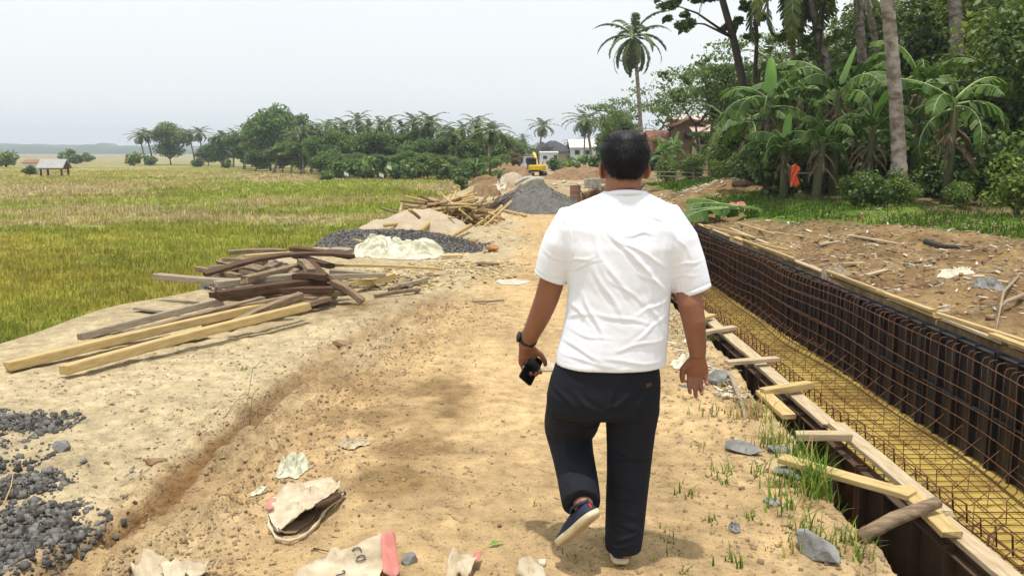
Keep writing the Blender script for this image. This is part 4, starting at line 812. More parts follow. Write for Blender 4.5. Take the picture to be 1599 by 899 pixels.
o = crumple('plastic_scrap', G(1147, 822), .02, .035, .02, M['stone'], 'little blue grey plastic scrap on the shoulder', 'plastic scrap', 51, 20, 1.2, .3)
# ------------------------------------------------------------------ coconut palms
def frond_geo(vs, fs, rs, o, az, el, L, droop, nl, ll, rn, hang=.6):
    p = V(o); d = V((math.cos(az) * math.cos(el), math.sin(az) * math.cos(el), math.sin(el))); side = V((-math.sin(az), math.cos(az), 0)); K = 12; pts = [p.copy()]; e = el
    sw = rn.uniform(-.25, .25)
    for k in range(K):
        e -= droop / K * (1 + k / K); a2 = az + sw * k / K; d = V((math.cos(a2) * math.cos(e), math.sin(a2) * math.cos(e), math.sin(e))); p = p + d * L / K; pts.append(p.copy())
    rs.append((pts, L))
    for k in range(nl):
        t = .10 + .90 * (k + rn.random() * .5) / nl; f = t * K; i = min(int(f), K - 1); q = pts[i].lerp(pts[i + 1], f - i); dd = (pts[i + 1] - pts[i]).normalized(); up = side.cross(dd) * -1
        if up.z < 0: up = -up
        l = ll * (math.sin(math.pi * min(1, t * .88 + .12)) ** .6) * rn.uniform(.75, 1.1); w = .034 * L / 4 * (1.3 + 20.0 / nl)
        for sg in (-1, 1):
            h = hang * rn.uniform(.5, 1.3); v = (side * sg * .8 + dd * .55 + up * .15 - V((0, 0, h))).normalized(); m = q + v * l * .5 + V((0, 0, .05 * l)); e2 = q + v * l - V((0, 0, .12 * l * rn.random()))
            n = len(vs); a = dd * w; vs += [q - a, q + a, m + a * .9, e2, m - a * .9]; fs += [(n, n + 1, n + 2, n + 4), (n + 4, n + 2, n + 3, n + 3)]
def make_palm(h, lean, nf, L, nl, seed, tr=.16, ring=True, low=-.9, hang=.6, ll=.95, name='coconut_palm', nuts=True):
    rn = random.Random(seed); root = empty(name); K = 14; a = rn.random() * 6.28 if not hasattr(lean, '__len__') else 0
    lx, ly = lean if hasattr(lean, '__len__') else (math.cos(a) * lean, math.sin(a) * lean)
    pts = [V((lx * (k / K) ** 1.4, ly * (k / K) ** 1.4, -.3 + (h + .3) * k / K)) for k in range(K + 1)]; rad = [tr * (1.45 if k == 0 else 1.15 if k == 1 else 1 - .35 * k / K) for k in range(K + 1)]
    if ring:
        P2 = []; R2 = []; n = int(h / .13)
        for i in range(n + 1):
            f = i / n * K; j = min(int(f), K - 1); P2.append(pts[j].lerp(pts[j + 1], f - j)); R2.append((rad[j] + (rad[j + 1] - rad[j]) * (f - j)) * (1.05 if i % 2 else .97) * rn.uniform(.98, 1.02))
        pts, rad = P2, R2
    mb = MB(); mb.tube(pts, rad, 9 if ring else 6); mb.build('trunk', M['palm_trunk'], root, True)
    top = pts[-1]; vs, fs, rs = [], [], []
    for i in range(nf):
        t = (i + rn.random() * .6) / nf; el = 1.35 - (1.35 - low) * t ** .9; frond_geo(vs, fs, rs, top + V((0, 0, .15 * (1 - t))), i * 2.4 + rn.uniform(-.3, .3), el, L * rn.uniform(.85, 1.08) * (.8 + .2 * math.sin(math.pi * min(1, t + .2))), 1.0 + .55 * t, nl, ll * L / 4, rn, hang)
    o = npmesh('crown', np.array([tuple(p) for p in vs]), np.array(fs), M['palm_leaf'], root)
    mb = MB()
    for pts_, l in rs: mb.tube(pts_[::2], [.035 * L / 4 * (1 - .85 * k / 6) for k in range(7)], 4, cap=False)
    mb.build('frond_stems', M['banana_rib'], root)
    if nuts:
        import bmesh; bm = bmesh.new()
        for k in range(9):
            a = rn.random() * 6.28; bmesh.ops.create_icosphere(bm, subdivisions=1, radius=.13, matrix=Matrix.Translation(top + V((math.cos(a) * .28, math.sin(a) * .28, -.15 - .25 * rn.random()))))
        me = bpy.data.meshes.new('coconuts'); bm.to_mesh(me); bm.free(); me.materials.append(M['leaf_c']); c = bpy.data.objects.new('coconuts', me); link(c, root)
    return root
# ------------------------------------------------------------------ banana plants
def banana_leaf(vs, fs, cs, mb, o, az, el, L, Wd, droop, rn, tear=.62, fold=.35, K=26):
    p = V(o); pts = [p.copy()]; dirs = []; e = el; tw = rn.uniform(-.3, .3)
    for k in range(K):
        e -= droop / K * (.4 + 1.3 * k / K); a2 = az + tw * k / K; d = V((math.cos(a2) * math.cos(e), math.sin(a2) * math.cos(e), math.sin(e))); p = p + d * L / K; pts.append(p.copy()); dirs.append(d)
    dirs.append(dirs[-1]); side = V((-math.sin(az), math.cos(az), 0)); roll = rn.uniform(-.5, .5)
    s0 = int(K * .16); mb.tube([pts[i] for i in range(0, K + 1, 2)], [.030 * (1 - .85 * i / K) * L / 2 for i in range(0, K + 1, 2)], 5)
    for sg in (-1, 1):
        dr = rn.uniform(.1, .5); cut = 0
        for i in range(s0, K):
            if rn.random() < tear: dr = rn.uniform(-.1, .9) + fold; cut = .12
            else: cut = 0
            t0 = (i - s0) / (K - s0); t1 = (i + 1 - s0) / (K - s0); wf = lambda t: Wd / 2 * min(1, (t * 7 + .12)) ** .6 * (max(0, 1 - t ** 3.2)) ** .5 + .004
            a, b = pts[i], pts[i + 1]; d = dirs[i]; up = d.cross(side) ; 
            if up.z < 0: up = -up
            sd = (side * math.cos(roll) + up * math.sin(roll) * 1).normalized() * sg
            v1 = (sd * math.cos(dr) - V((0, 0, 1)) * math.sin(dr) + d * .25).normalized(); a = a + (b - a) * cut
            n = len(vs); m0 = a + v1 * wf(t0) * .5 + up * .03 * Wd; m1 = b + v1 * wf(t1) * .5 + up * .03 * Wd; e0 = a + v1 * wf(t0) - V((0, 0, .12 * wf(t0))); e1 = b + v1 * wf(t1) - V((0, 0, .12 * wf(t1)))
            vs += [a, b, m1, m0, e1, e0]; fs += [(n, n + 1, n + 2, n + 3), (n + 3, n + 2, n + 4, n + 5)]
def make_banana(h, nl, L, seed, el0=1.1, new=True, dry=7, name='banana_plant'):
    rn = random.Random(seed); root = empty(name); mb = MB()
    mb.tube([V((0, 0, -.2)), V((.02, 0, h * .4)), V((.05, .03, h * .8)), V((.06, .04, h))], [.13, .11, .09, .06], 10); mb.build('stem', M['banana_stem'], root, True)
    top = V((.06, .04, h))
    for i in range(nl):
        vs, fs = [], []; rb = MB(); t = i / nl; banana_leaf(vs, fs, None, rb, top - V((0, 0, .25 * t)), i * 2.45 + rn.uniform(-.4, .4), el0 - .75 * t + rn.uniform(-.35, .35), L * rn.uniform(.8, 1.1), L * rn.uniform(.24, .34), rn.uniform(1.1, 1.9) + .9 * t, rn, rn.choice((.25, .5, .75)))
        o = npmesh('leaf', np.array([tuple(p) for p in vs]), np.array(fs), M['banana_leaf'], root, True); r = rb.build('midrib', M['banana_rib'], o, True)
    if new:
        vs, fs = [], []; rb = MB(); banana_leaf(vs, fs, None, rb, top, rn.random() * 6, 1.35, L * .62, L * .17, .25, rn, 0, .0); npmesh('young_leaf', np.array([tuple(p) for p in vs]), np.array(fs), M['banana_new'], root, True)
    vs, fs = [], []; rb = MB()
    for k in range(dry): banana_leaf(vs, fs, None, rb, V((.05, .03, h * rn.uniform(.55, .95))), rn.random() * 6.28, -.5, L * rn.uniform(.4, .7), L * .12, 1.3, rn, .6, .9, 12)
    if dry: npmesh('dry_leaves', np.array([tuple(p) for p in vs]), np.array(fs), M['dry_leaf'], root)
    return root
# ------------------------------------------------------------------ broadleaf crowns
def leaf_cards(C, R, n, size, flat=.7, rng=RNG, droopy=.35):
    C = np.array(C); R = np.array(R); k = RNG.integers(0, len(C), n); u = RNG.normal(size=(n, 3)); u /= np.linalg.norm(u, axis=1)[:, None]; r = RNG.random(n) ** .45
    P = C[k] + u * (R[k] * r)[:, None] * np.array([1, 1, flat]); nrm = u * .55 + RNG.normal(size=(n, 3)) * .5 + np.array([0, 0, .6]); nrm /= np.linalg.norm(nrm, axis=1)[:, None]
    a = np.cross(nrm, RNG.normal(size=(n, 3))); a /= np.linalg.norm(a, axis=1)[:, None]; a[:, 2] -= droopy * RNG.random(n); b = np.cross(nrm, a)
    s = (size * (.6 + .8 * RNG.random(n)))[:, None]; w = s * .32
    v = np.stack([P - a * s * .5, P + b * w + a * s * .05 + nrm * s * .06, P + a * s * .5, P - b * w + a * s * .05 + nrm * s * .06], 1).reshape(-1, 3)
    return v, (np.arange(n)[:, None] * 4 + np.array([0, 1, 2, 3]))
def make_tree(h, cr, seed, nleaf, lsize, mt, tr=.16, flat=.7, split=4, lift=.35, clump=.33, spread=1.0, bark='dark_bark', layers=None, lean=(0, 0), name='tree', levels=3):
    rn = random.Random(seed); root = empty(name); mb = MB(); ends = []
    def grow_(p, d, L, r, lv):
        pts = [p]; q = p; dd = d.copy()
        for k in range(3): dd = (dd + V((rn.gauss(0, .12), rn.gauss(0, .12), rn.gauss(.05, .08)))).normalized(); q = q + dd * L / 3; pts.append(q)
        mb.tube(pts, [r, r * .88, r * .76, r * .62], 6 if lv else 8)
        if lv == 0 and not levels: ends.append(q); return
        if lv >= levels: ends.append(q); return
        if lv >= 1: ends.append(pts[2])
        n = split if lv == 0 else rn.choice((2, 3))
        for i in range(n):
            a = 6.28 * (i + rn.random() * .6) / n; el = rn.uniform(.2, .95) if lv == 0 else rn.uniform(.05, .9); v = V((math.cos(a) * math.cos(el) * spread, math.sin(a) * math.cos(el) * spread, math.sin(el) * (1 if not layers else .45))); v = (v + dd * .35).normalized(); grow_(q, v, L * rn.uniform(.55, .8) if lv else cr * rn.uniform(.45, .6), r * .55, lv + 1)
    L0 = h * lift; d0 = V((lean[0], lean[1], 1)).normalized(); grow_(V((0, 0, -.2)), d0, L0, tr, 0)
    # stretch branch ends so the crown reaches the wanted height and radius
    E = np.array([tuple(e) for e in ends]); zt = E[:, 2].max(); hor = np.hypot(E[:, 0] - d0.x * L0, E[:, 1] - d0.y * L0).max(); kz = (h - cr * clump * .6 - L0) / max(zt - L0, .1); kh = cr * .8 / max(hor, .1)
    bx, by = d0.x * L0, d0.y * L0
    def st(p):
        p = V(p)
        if p.z > L0 * .98: f = 1; return (bx + (p.x - bx) * kh, by + (p.y - by) * kh, L0 + (p.z - L0) * kz)
        return tuple(p)
    mb.v = [st(p) for p in mb.v]; ends = [st(tuple(e)) for e in ends]
    mb.build('trunk', M[bark], root, True)
    C = []; R = []
    for e in ends:
        for q in range(2 if not layers else 2): C.append((e[0] + rn.gauss(0, cr * .10), e[1] + rn.gauss(0, cr * .10), e[2] + rn.gauss(0, cr * (.08 if not layers else .02)))); R.append(cr * clump * rn.uniform(.55, 1.2))
    v, f = leaf_cards(C, R, nleaf, lsize, flat if not layers else .16); npmesh('crown', v, f, M[mt], root)
    return root
def make_bush(r, h, seed, nleaf, lsize, mt, name='bush', stems=7):
    rn = random.Random(seed); root = empty(name); mb = MB(); C = []; R = []
    for k in range(stems):
        a = rn.random() * 6.28; e = V((math.cos(a) * r * .7 * rn.random(), math.sin(a) * r * .7 * rn.random(), h * rn.uniform(.45, .85))); mb.tube([V((0, 0, -.1)), e * .5 + V((0, 0, .08)), e], [.03, .02, .01], 5)
        for t in (.55, 1.0): C.append(tuple(e * t + V((rn.gauss(0, r * .15), rn.gauss(0, r * .15), 0)))); R.append(r * rn.uniform(.28, .5))
    mb.build('stems', M['dark_bark'], root); v, f = leaf_cards(C, R, nleaf, lsize, .8); v[:, 2] = np.maximum(v[:, 2], .02); npmesh('foliage', v, f, M[mt], root); return root
def place(o, px, py, Y=None, z=None, rz=0, sc=1.0, label=None, cat=None, group=None, first=False, dz=0):
    if Y is None: p = hit(px, py)
    else: w = W(px, py, Y); p = V((w.x, Y, float(H0(w.x, Y)) if z is None else z))
    if z is None and p.x < float(edge_l(p.y)) - .8: p.z = FIELD_Z
    if not first: o = copy_tree(o)
    o.location = p + V((0, 0, dz)); o.rotation_euler = (0, 0, rz); o.scale = (sc,) * 3 if not hasattr(sc, '__len__') else sc
    tag(o, label, cat, group); return o
class Proto:                                  # first use moves the prototype itself, later uses copy it
    def __init__(s, o): s.o = o; s.used = False; s.base = (tuple(o.scale),)
    def put(s, *a, **k):
        o = place(s.o, *a, first=not s.used, **k); s.used = True; return o

# near right: the tall trunks
def near_palm(px0, Y, pxt, L, h, seed, label, nf=20, tr=.19, nl=34, low=-.9, pyt=0):
    b = W(px0, 300, Y); zt = W(pxt, pyt, Y); gz_ = float(H0(b.x, Y))
    if pyt < 0: h = zt.z - gz_; lean = zt.x - b.x
    else: k = ((zt.z - gz_) / h) ** 1.4; lean = (zt.x - b.x) / max(k, .05)
    o = make_palm(h, (lean, .3), nf, L, nl, seed, tr=tr, low=low); o.location = (b.x, Y, gz_); tag(o, label, 'palm tree'); return o
near_palm(1407, 20.0, 1390, 4.2, 12.5, 11, 'tall pale coconut trunk rising out of the frame right of centre among the bananas', tr=.17)
near_palm(1318, 30.0, 1252, 4.4, 9.2, 12, 'brown leaning coconut palm whose fronds hang into the top of the frame', tr=.20, low=-1.3, pyt=-70, nf=26, nl=46)
near_palm(1352, 31.0, 1343, 4.2, 12.5, 13, 'straight grey coconut trunk left of the tall pale one', tr=.19)
near_palm(1392, 37.0, 1358, 4.0, 12.5, 14, 'thin dark curved palm trunk behind the tall pale one', tr=.17)
near_palm(1497, 29.0, 1495, 4.2, 11.5, 15, 'reddish brown palm trunk seen high up behind the right bananas', tr=.25)
near_palm(1566, 33.0, 1530, 4.2, 10.5, 16, 'dark coconut palm near the right frame edge', tr=.2)
near_palm(1245, 33.0, 1235, 3.6, 11.0, 18, 'thin coconut palm rising behind the left banana plants', tr=.13)
o = make_palm(10.5, (-.9, .3), 30, 4.1, 66, 27, tr=.20, low=-1.25, hang=.7, ll=.85); place(o, 1003, 250, 70, first=True, label='lone tall coconut palm standing above the walking man\'s head', cat='palm tree')
o = make_palm(6.0, (.3, .2), 18, 2.4, 24, 22, tr=.14); place(o, 1183, 250, 42, first=True, label='bushy palm crown behind the dark leaning trunk', cat='palm tree', sc=.95)
# short shaggy palms among the bananas
for i, (px, Y, h, L, lb) in enumerate(((1535, 27, 1.8, 3.4, 'stemless young coconut palm with long fronds at the right of the bananas'), (1430, 30, 2.2, 3.6, 'young coconut palm with long fronds right behind the tall pale trunk'), (1325, 27, 1.6, 3.2, 'young coconut palm with drooping fronds between the middle bananas'), (1230, 33, 2.4, 3.4, 'young coconut palm behind the leftmost big banana'), (1140, 40, 2.4, 3.0, 'young palm with thin fronds left of the banana grove'), (1600, 24, 2.4, 3.6, 'young coconut palm cut by the right frame edge'))):
    place(make_palm(h, .2, 14, L, 30, 60 + i, tr=.16, low=-.2, hang=.35, nuts=False), px, 300, Y, first=True, label=lb, cat='palm tree')
# bananas
BAN = [(1198, 24.0, 2.7, 2.2, 31, .9, 'big banana plant at the left end of the grove with pale ribbed leaves pointing left'), (1300, 23.5, 2.9, 2.2, 32, 1.1, 'banana plant with a pale upright young leaf behind the red cloth'), (1352, 21.5, 1.9, 1.7, 33, 1.2, 'medium banana plant just left of the tall pale palm trunk'), (1478, 20.5, 2.5, 2.3, 34, .75, 'large banana plant right of the tall pale trunk with two long arching leaves'),
    (1244, 26.0, 2.9, 2.0, 35, 1.1, 'banana plant behind and right of the leftmost big one'), (1425, 25.0, 3.2, 2.2, 36, 1.1, 'tall banana plant behind the tall pale palm trunk'), (1168, 27.0, 2.0, 1.7, 37, .8, 'smaller banana plant at the far left of the grove'), (1275, 21.5, 1.6, 1.4, 38, 1.2, 'short banana sucker by the red cloth'),
    (1545, 25.0, 2.8, 2.1, 39, .9, 'banana plant in shade near the right frame edge'), (1390, 28.0, 3.4, 2.1, 40, 1.1, 'rear banana plant framing the tall pale trunk on its left'), (1225, 22.5, 1.5, 1.5, 41, 1.0, 'low banana sucker in front of the leftmost plants'), (1500, 28.0, 3.6, 2.2, 42, 1.0, 'rear banana plant high behind the large right one'), (1320, 29.0, 3.6, 2.2, 43, 1.1, 'rear banana plant in the middle of the grove'), (1270, 30, 3.7, 2.1, 44, 1.0, 'rear banana plant above the red cloth')]
for (px, Y, h, L, sd, el, lb) in BAN:
    L *= .93
    place(make_banana(h, 10, L, sd, el, new=sd in (31, 32, 33, 41), dry=11), px, 300, Y, first=True, rz=sd * 1.3, label=lb, cat='banana plant')
ban_s = Proto(make_banana(1.1, 7, 1.1, 50, 1.1, dry=3))
for px, Y, sc, lb in ((745, 43, .6, 'small banana plant beside the field hut left of the track'), (765, 44, .7, 'small banana plant right of the field hut'), (781, 46, .5, 'small banana plant nearest the soil mound on the left edge'), (886, 80, .9, 'banana clump left of the row beside the cream house'), (902, 78, 1.0, 'middle banana clump beside the cream house'), (921, 76, 1.1, 'banana clump touching the man\'s head outline on the left'), (1030, 48, 1.3, 'young banana right of the man\'s head'), (1052, 50, 1.5, 'young banana before the wooden house'), (1110, 44, 1.5, 'young banana right of the wooden house'), (520, 92, 1.2, 'banana plant at the foot of the far tree line'), (1092, 46, 1.2, 'little banana before the right wooden house')):
    ban_s.put(px, 290, Y, sc=sc, rz=px, label=lb, cat='banana plant')
# cut banana leaves on the bank
root = empty('banana_leaves', G(1110, 335, .2)); tag(root, 'cut green banana leaves heaped on the grass beside the trench bend', 'banana leaves')
for k, (az, el, L) in enumerate(((2.8, .25, 1.5), (3.3, .12, 1.7), (2.2, .35, 1.3), (3.9, .1, 1.5), (.3, .2, 1.2))):
    vs, fs = [], []; rb = MB(); banana_leaf(vs, fs, None, rb, V((.9 - .2 * k, 0, .12)), az, el, L, .5, .5, random.Random(k), .35, .3); o = npmesh('leaf', np.array([tuple(p) for p in vs]), np.array(fs), M['banana_leaf'], root, True); rb.build('midrib', M['banana_rib'], o, True)
# broadleaf wood behind the grove
WT = [('leaf_a', 6.5, 3.0, 9000, .20), ('leaf_b', 7.5, 3.2, 9000, .19), ('leaf_c', 6.0, 2.8, 8000, .17), ('leaf_a', 9.0, 3.4, 9500, .24)]
PT = [Proto(make_tree(h, cr, 100 + i, int(n * 1.25), ls, m_, split=5, lift=.22 if i < 3 else .35, levels=3, clump=.36)) for i, (m_, h, cr, n, ls) in enumerate(WT)]
for (px, Y, k, sc, lb) in ((1600, 25, 2, 1.0, 'yellow green leafy tree filling the right frame edge'), (1535, 31, 2, 1.15, 'yellow green tree behind the right bananas'), (1455, 34, 0, 1.1, 'dark broadleaf tree between the tall trunk and the right bananas'), (1370, 40, 1, 1.15, 'mid green tree behind the tall pale trunk'), (1300, 44, 0, 1.05, 'dark tree behind the middle of the banana grove'), (1240, 40, 2, .75, 'small bright green tree behind the left of the grove'), (1670, 29, 3, 1.1, 'large dark tree just off the right frame edge'), (1590, 38, 3, 1.2, 'large dark tree behind the yellow green one at the right edge'), (1500, 42, 3, 1.25, 'tall dark tree closing the view right of the tall trunk'), (1420, 48, 0, 1.4, 'broad dark tree deep behind the tall pale trunk'), (1190, 46, 1, .8, 'small mid green tree left of the banana grove'), (1545, 50, 1, 1.6, 'high mid green tree deep in the wood at the right'), (1140, 55, 1, .8, 'round green tree behind the wooden houses'), (1640, 22, 0, .8, 'dark tree at the lower right outside the bananas')):
    PT[k].put(px, 300, Y, sc=sc, rz=px * .7, label=lb, cat='tree')
def drawn_tree(Y, trunk, r, cl, n, ls, m_, label, seed):      # a trunk line and leaf clusters measured in the photo, given their own depths
    rn = random.Random(seed); P = [W(x, y, Y) for x, y in trunk]; b = P[0].copy(); b.z = float(H0(b.x, Y)); root = empty('tree', b); tag(root, label, 'tree'); mb = MB(); P[0].z = b.z - .2; P = [p - b for p in P]
    mb.tube(P, [r * (1 - .5 * k / (len(P) - 1)) for k in range(len(P))], 8); C = []; R = []
    for (x, y, rr, dy) in cl:
        e = W(x, y, Y + dy) - b; q = min(P, key=lambda p: (p - e).length + (2 if p.z > e.z else 0)); m = (q + e) / 2 + V((rn.gauss(0, .2), rn.gauss(0, .2), .25)); mb.tube([q, m, e], [r * .32, r * .2, r * .06], 5)
        for k in range(5): C.append(tuple(e + V((rn.gauss(0, rr * .5), rn.gauss(0, rr * .5), rn.gauss(0, rr * .3))))); R.append(rr * rn.uniform(.3, .6))
    mb.build('trunk', M['dark_bark'], root, True); v, f = leaf_cards(C, R, n, ls, .6); npmesh('crown', v, f, M[m_], root)
drawn_tree(34, [(1192, 290), (1172, 190), (1158, 120), (1145, 60), (1128, 0), (1110, -80), (1100, -150)], .20, [(1045, 5, .55, -1), (1068, 35, .55, 1), (1030, -20, .5, 0), (1085, -5, .6, 1), (1075, -40, .7, -1), (1120, -30, .8, 1), (1150, -40, .8, 0), (1140, 40, .25, 0), (1100, -100, 1.3, 0), (1160, -110, 1.2, 1), (1050, -80, 1, 1)], 3400, .22, 'leaf_a', 'dark trunk leaning left with sparse dark leaves at the top of the frame', 5)
drawn_tree(36, [(1183, 290), (1180, 200), (1179, 120), (1182, 60), (1178, 0), (1180, -90)], .12, [(1165, 10, .35, 0), (1190, 22, .35, 1), (1155, 30, .3, 0), (1200, -10, .5, 0), (1175, -30, .7, 0), (1180, -100, 1.2, 0), (1170, 60, .25, 1)], 1300, .20, 'leaf_a', 'thin upright dark trunk right beside the leaning one', 6)
drawn_tree(46, [(1118, 290), (1125, 200), (1140, 130), (1160, 70)], .07, [(1070, 120, .6, 0), (1095, 100, .5, 1), (1130, 110, .6, 0), (1155, 75, .4, 0), (1080, 145, .7, 1), (1115, 140, .6, 0), (1150, 140, .6, 1), (1050, 150, .5, 0), (1175, 110, .5, 0), (1040, 118, .3, 0)], 1500, .20, 'leaf_e', 'spindly pale tree whose thin stem crosses behind the dark leaning trunk', 7)
drawn_tree(30, [(1285, 290), (1280, 200), (1278, 100), (1286, 20), (1290, -40)], .06, [(1265, 90, .4, 0), (1295, 60, .5, 0), (1270, 130, .5, 1), (1310, 100, .6, 0), (1290, 10, .6, 0), (1255, 60, .35, 0), (1300, 150, .6, 0)], 1500, .17, 'leaf_b', 'thin stemmed tree behind the middle of the banana grove', 8)
drawn_tree(33, [(1440, 290), (1445, 150), (1455, 60), (1460, -30)], .10, [(1430, 100, .7, 0), (1460, 60, .8, 0), (1480, 110, .8, 1), (1440, 20, .8, 0), (1500, 50, .9, 0), (1420, 150, .7, 0), (1470, 160, .8, 0)], 3000, .19, 'leaf_b', 'slim leafy tree between the tall pale trunk and the reddish trunk', 9)
for (px, Y, h, cr, sd, lb) in ((1090, 52, 7.0, 3.6, 141, 'sparse pale green tree with flat leaf layers above the wooden houses'), (1050, 60, 6.6, 3.6, 142, 'sparse flat topped tree just right of the lone coconut palm'), (955, 75, 7.0, 3.6, 143, 'thin layered tree behind the lone coconut palm on its left'), (1130, 44, 7.4, 2.6, 144, 'sparse tree with thin stems left of the dark leaning trunk'), (1215, 50, 9.0, 3.6, 145, 'airy pale tree showing sky behind the left bananas'), (1290, 52, 10, 3.8, 146, 'airy tree behind the leaning coconut palm')):
    place(make_tree(h, cr, sd, 1900, .20, 'leaf_e', tr=.10, lift=.45, split=4, clump=.40, layers=True, levels=3, spread=1.3), px, 290, Y, first=True, label=lb, cat='tree')
o = make_tree(6.2, 3.2, 150, 7000, .26, 'leaf_b', split=5, lift=.2); place(o, 962, 262, 90, first=True, label='round green tree directly behind the man\'s head', cat='tree')
# bushes on the right
PB = [Proto(make_bush(1.0, 1.1, 200, 3200, .10, 'leaf_a')), Proto(make_bush(1.0, 1.2, 201, 3000, .09, 'leaf_b')), Proto(make_bush(.9, 1.3, 202, 2400, .09, 'leaf_c'))]
for (px, Y, k, sc, lb) in ((1370, 18.5, 0, .75, 'dark leafy bush at the foot of the tall pale trunk'), (1335, 19.5, 1, .6, 'small bush left of the tall pale trunk foot'), (1405, 18.2, 1, .6, 'green bush right before the tall pale trunk'), (1230, 24, 0, 1.1, 'dark bush under the leftmost big banana'), (1190, 27, 0, 1.0, 'dark bush at the left end of the banana grove'), (1590, 16.5, 2, .9, 'yellow green bush cut by the right frame edge'), (1580, 20, 0, 1.5, 'dark bush in the shade at the right edge'), (1525, 24, 0, 1.6, 'dark bush behind the large right banana'), (1450, 23.5, 0, 1.2, 'dark bush left of the large right banana'), (1300, 25, 0, 1.3, 'dark bush behind the red cloth'), (1150, 30, 1, 1.0, 'green bush left of the grove by the brown soil mound'), (1125, 34, 2, 1.0, 'bright bush above the brown soil mound'), (1080, 42, 1, 1.1, 'green bush before the wooden houses'), (1040, 46, 1, 1.0, 'green bush behind the man\'s right ear'), (1500, 19, 1, .5, 'small bush at the right foot of the large banana'), (1400, 27, 0, 1.6, 'dark bush deep behind the tall pale trunk'), (1350, 27, 0, 1.4, 'dark bush in the middle of the grove'), (1255, 28, 0, 1.4, 'dark bush between the left bananas'), (1620, 26, 2, 1.8, 'tall yellow green bush off the right edge'), (1490, 27, 2, 1.4, 'sunlit yellow green bush seen through the right bananas'), (1175, 32, 0, 1.6, 'dark bush behind the left end of the grove')):
    PB[k].put(px, 300, Y, sc=sc * (1.35 if Y >= 23.5 and 1150 < px < 1560 else 1), rz=px * .9, label=lb, cat='bush')

# ------------------------------------------------------------------ far tree line beyond the field
FT = [Proto(make_tree(8, 4, 300 + i, 6500, .42, m_, split=5, lift=.16, clump=.42, levels=2, name='tree')) for i, m_ in enumerate(('leaf_b', 'leaf_far', 'leaf_far', 'leaf_e', 'leaf_e', 'leaf_d'))]
FP = [Proto(make_palm(8, .8, 24, 3.4, 22, 320 + i, tr=.17, ring=False, low=-1.1, ll=1.1)) for i in range(4)]
def ordn(i): return ['first', 'second', 'third', 'fourth', 'fifth', 'sixth', 'seventh', 'eighth', 'ninth', 'tenth', 'eleventh', 'twelfth', 'thirteenth', 'fourteenth', 'fifteenth', 'sixteenth', 'seventeenth', 'eighteenth', 'nineteenth', 'twentieth', 'twenty first', 'twenty second', 'twenty third', 'twenty fourth', 'twenty fifth', 'twenty sixth', 'twenty seventh', 'twenty eighth', 'twenty ninth', 'thirtieth', 'thirty first', 'thirty second', 'thirty third', 'thirty fourth', 'thirty fifth', 'thirty sixth', 'thirty seventh', 'thirty eighth', 'thirty ninth', 'fortieth', 'forty first', 'forty second', 'forty third', 'forty fourth'][i]
tl = [(268, 192, 28, 178, 0), (326, 226, 17, 165, 2), (346, 214, 20, 150, 1), (380, 212, 24, 132, 1), (423, 170, 34, 120, 1), (398, 220, 26, 118, 3), (441, 222, 20, 108, 0), (470, 218, 22, 104, 2), (500, 212, 26, 97, 3), (535, 206, 27, 95, 1), (570, 210, 28, 97, 0), (600, 208, 28, 96, 1), (635, 206, 28, 96, 4), (662, 214, 25, 93, 2), (692, 208, 27, 92, 1), (722, 220, 25, 88, 0), (748, 210, 28, 92, 2), (778, 214, 26, 86, 0), (800, 238, 16, 84, 5), (516, 236, 22, 87, 1), (550, 238, 24, 86, 3), (590, 240, 25, 85, 2), (630, 238, 24, 84, 1), (668, 240, 24, 83, 0), (705, 242, 22, 82, 3), (740, 246, 20, 78, 2), (770, 246, 17, 72, 3), (845, 222, 14, 165, 3), (945, 205, 22, 120, 2), (905, 226, 16, 150, 1), (820, 228, 14, 170, 0)]
for i, (px, pyt, rp, Y, k) in enumerate(sorted(tl)):
    top = W(px, pyt, Y).z; b = FIELD_Z if px < 800 else -.4; s = (top - b) / 8; sx = rp * 1.25 * Y / F / 4
    if px < 800 and px > 360: FT[(k + 1) % 5].put(px + 14, 270, Y * 1.14, z=b, sc=(sx * 1.25, sx * 1.25, s * 1.10), rz=i * 2.7, label='broadleaf tree in the rear rank of the far tree line, over the crowns in front', cat='tree', group='rear rank of the far tree line')
    FT[k].put(px, 270, Y, z=b, sc=(sx, sx, s), rz=i * 1.7, label=ordn(i) + ' broadleaf tree from the left in the far tree line beyond the field', cat='tree', group='broadleaf trees in the far tree line')
pl = [(228, 212, 175, 15), (240, 208, 180, 15), (306, 208, 165, 15), (318, 206, 170, 14), (352, 212, 150, 17), (365, 210, 150, 14), (428, 237, 107, 22), (474, 206, 103, 17), (505, 200, 108, 16), (522, 197, 104, 17), (549, 196, 100, 18), (563, 187, 106, 16), (577, 198, 100, 15), (604, 192, 110, 13), (640, 190, 98, 20), (660, 204, 96, 17), (680, 189, 94, 20), (716, 208, 86, 22), (745, 192, 92, 19), (762, 203, 76, 26), (791, 226, 90, 14), (841, 195, 130, 18), (455, 212, 112, 14), (487, 205, 104, 15), (535, 204, 98, 15), (590, 196, 104, 14), (622, 200, 98, 15), (670, 194, 96, 15), (700, 204, 92, 15), (730, 200, 96, 14), (776, 215, 86, 15), (383, 205, 128, 14), (812, 215, 170, 10), (925, 185, 100, 24), (912, 196, 120, 16), (895, 222, 150, 12), (1035, 205, 80, 16)]
pl.sort()
for i, (px, py, Y, rp) in enumerate(pl):
    b = FIELD_Z if px < 800 else -.4; s = (W(px, py, Y).z - b) / 8; sx = rp * 1.3 * Y / F / 2.1
    FP[i % 4].put(px, 270, Y, z=b, sc=(sx, sx, s * .97), rz=i * 2.1, label=ordn(i) + ' coconut palm from the left in the far tree line', cat='palm tree', group='coconut palms in the far tree line')
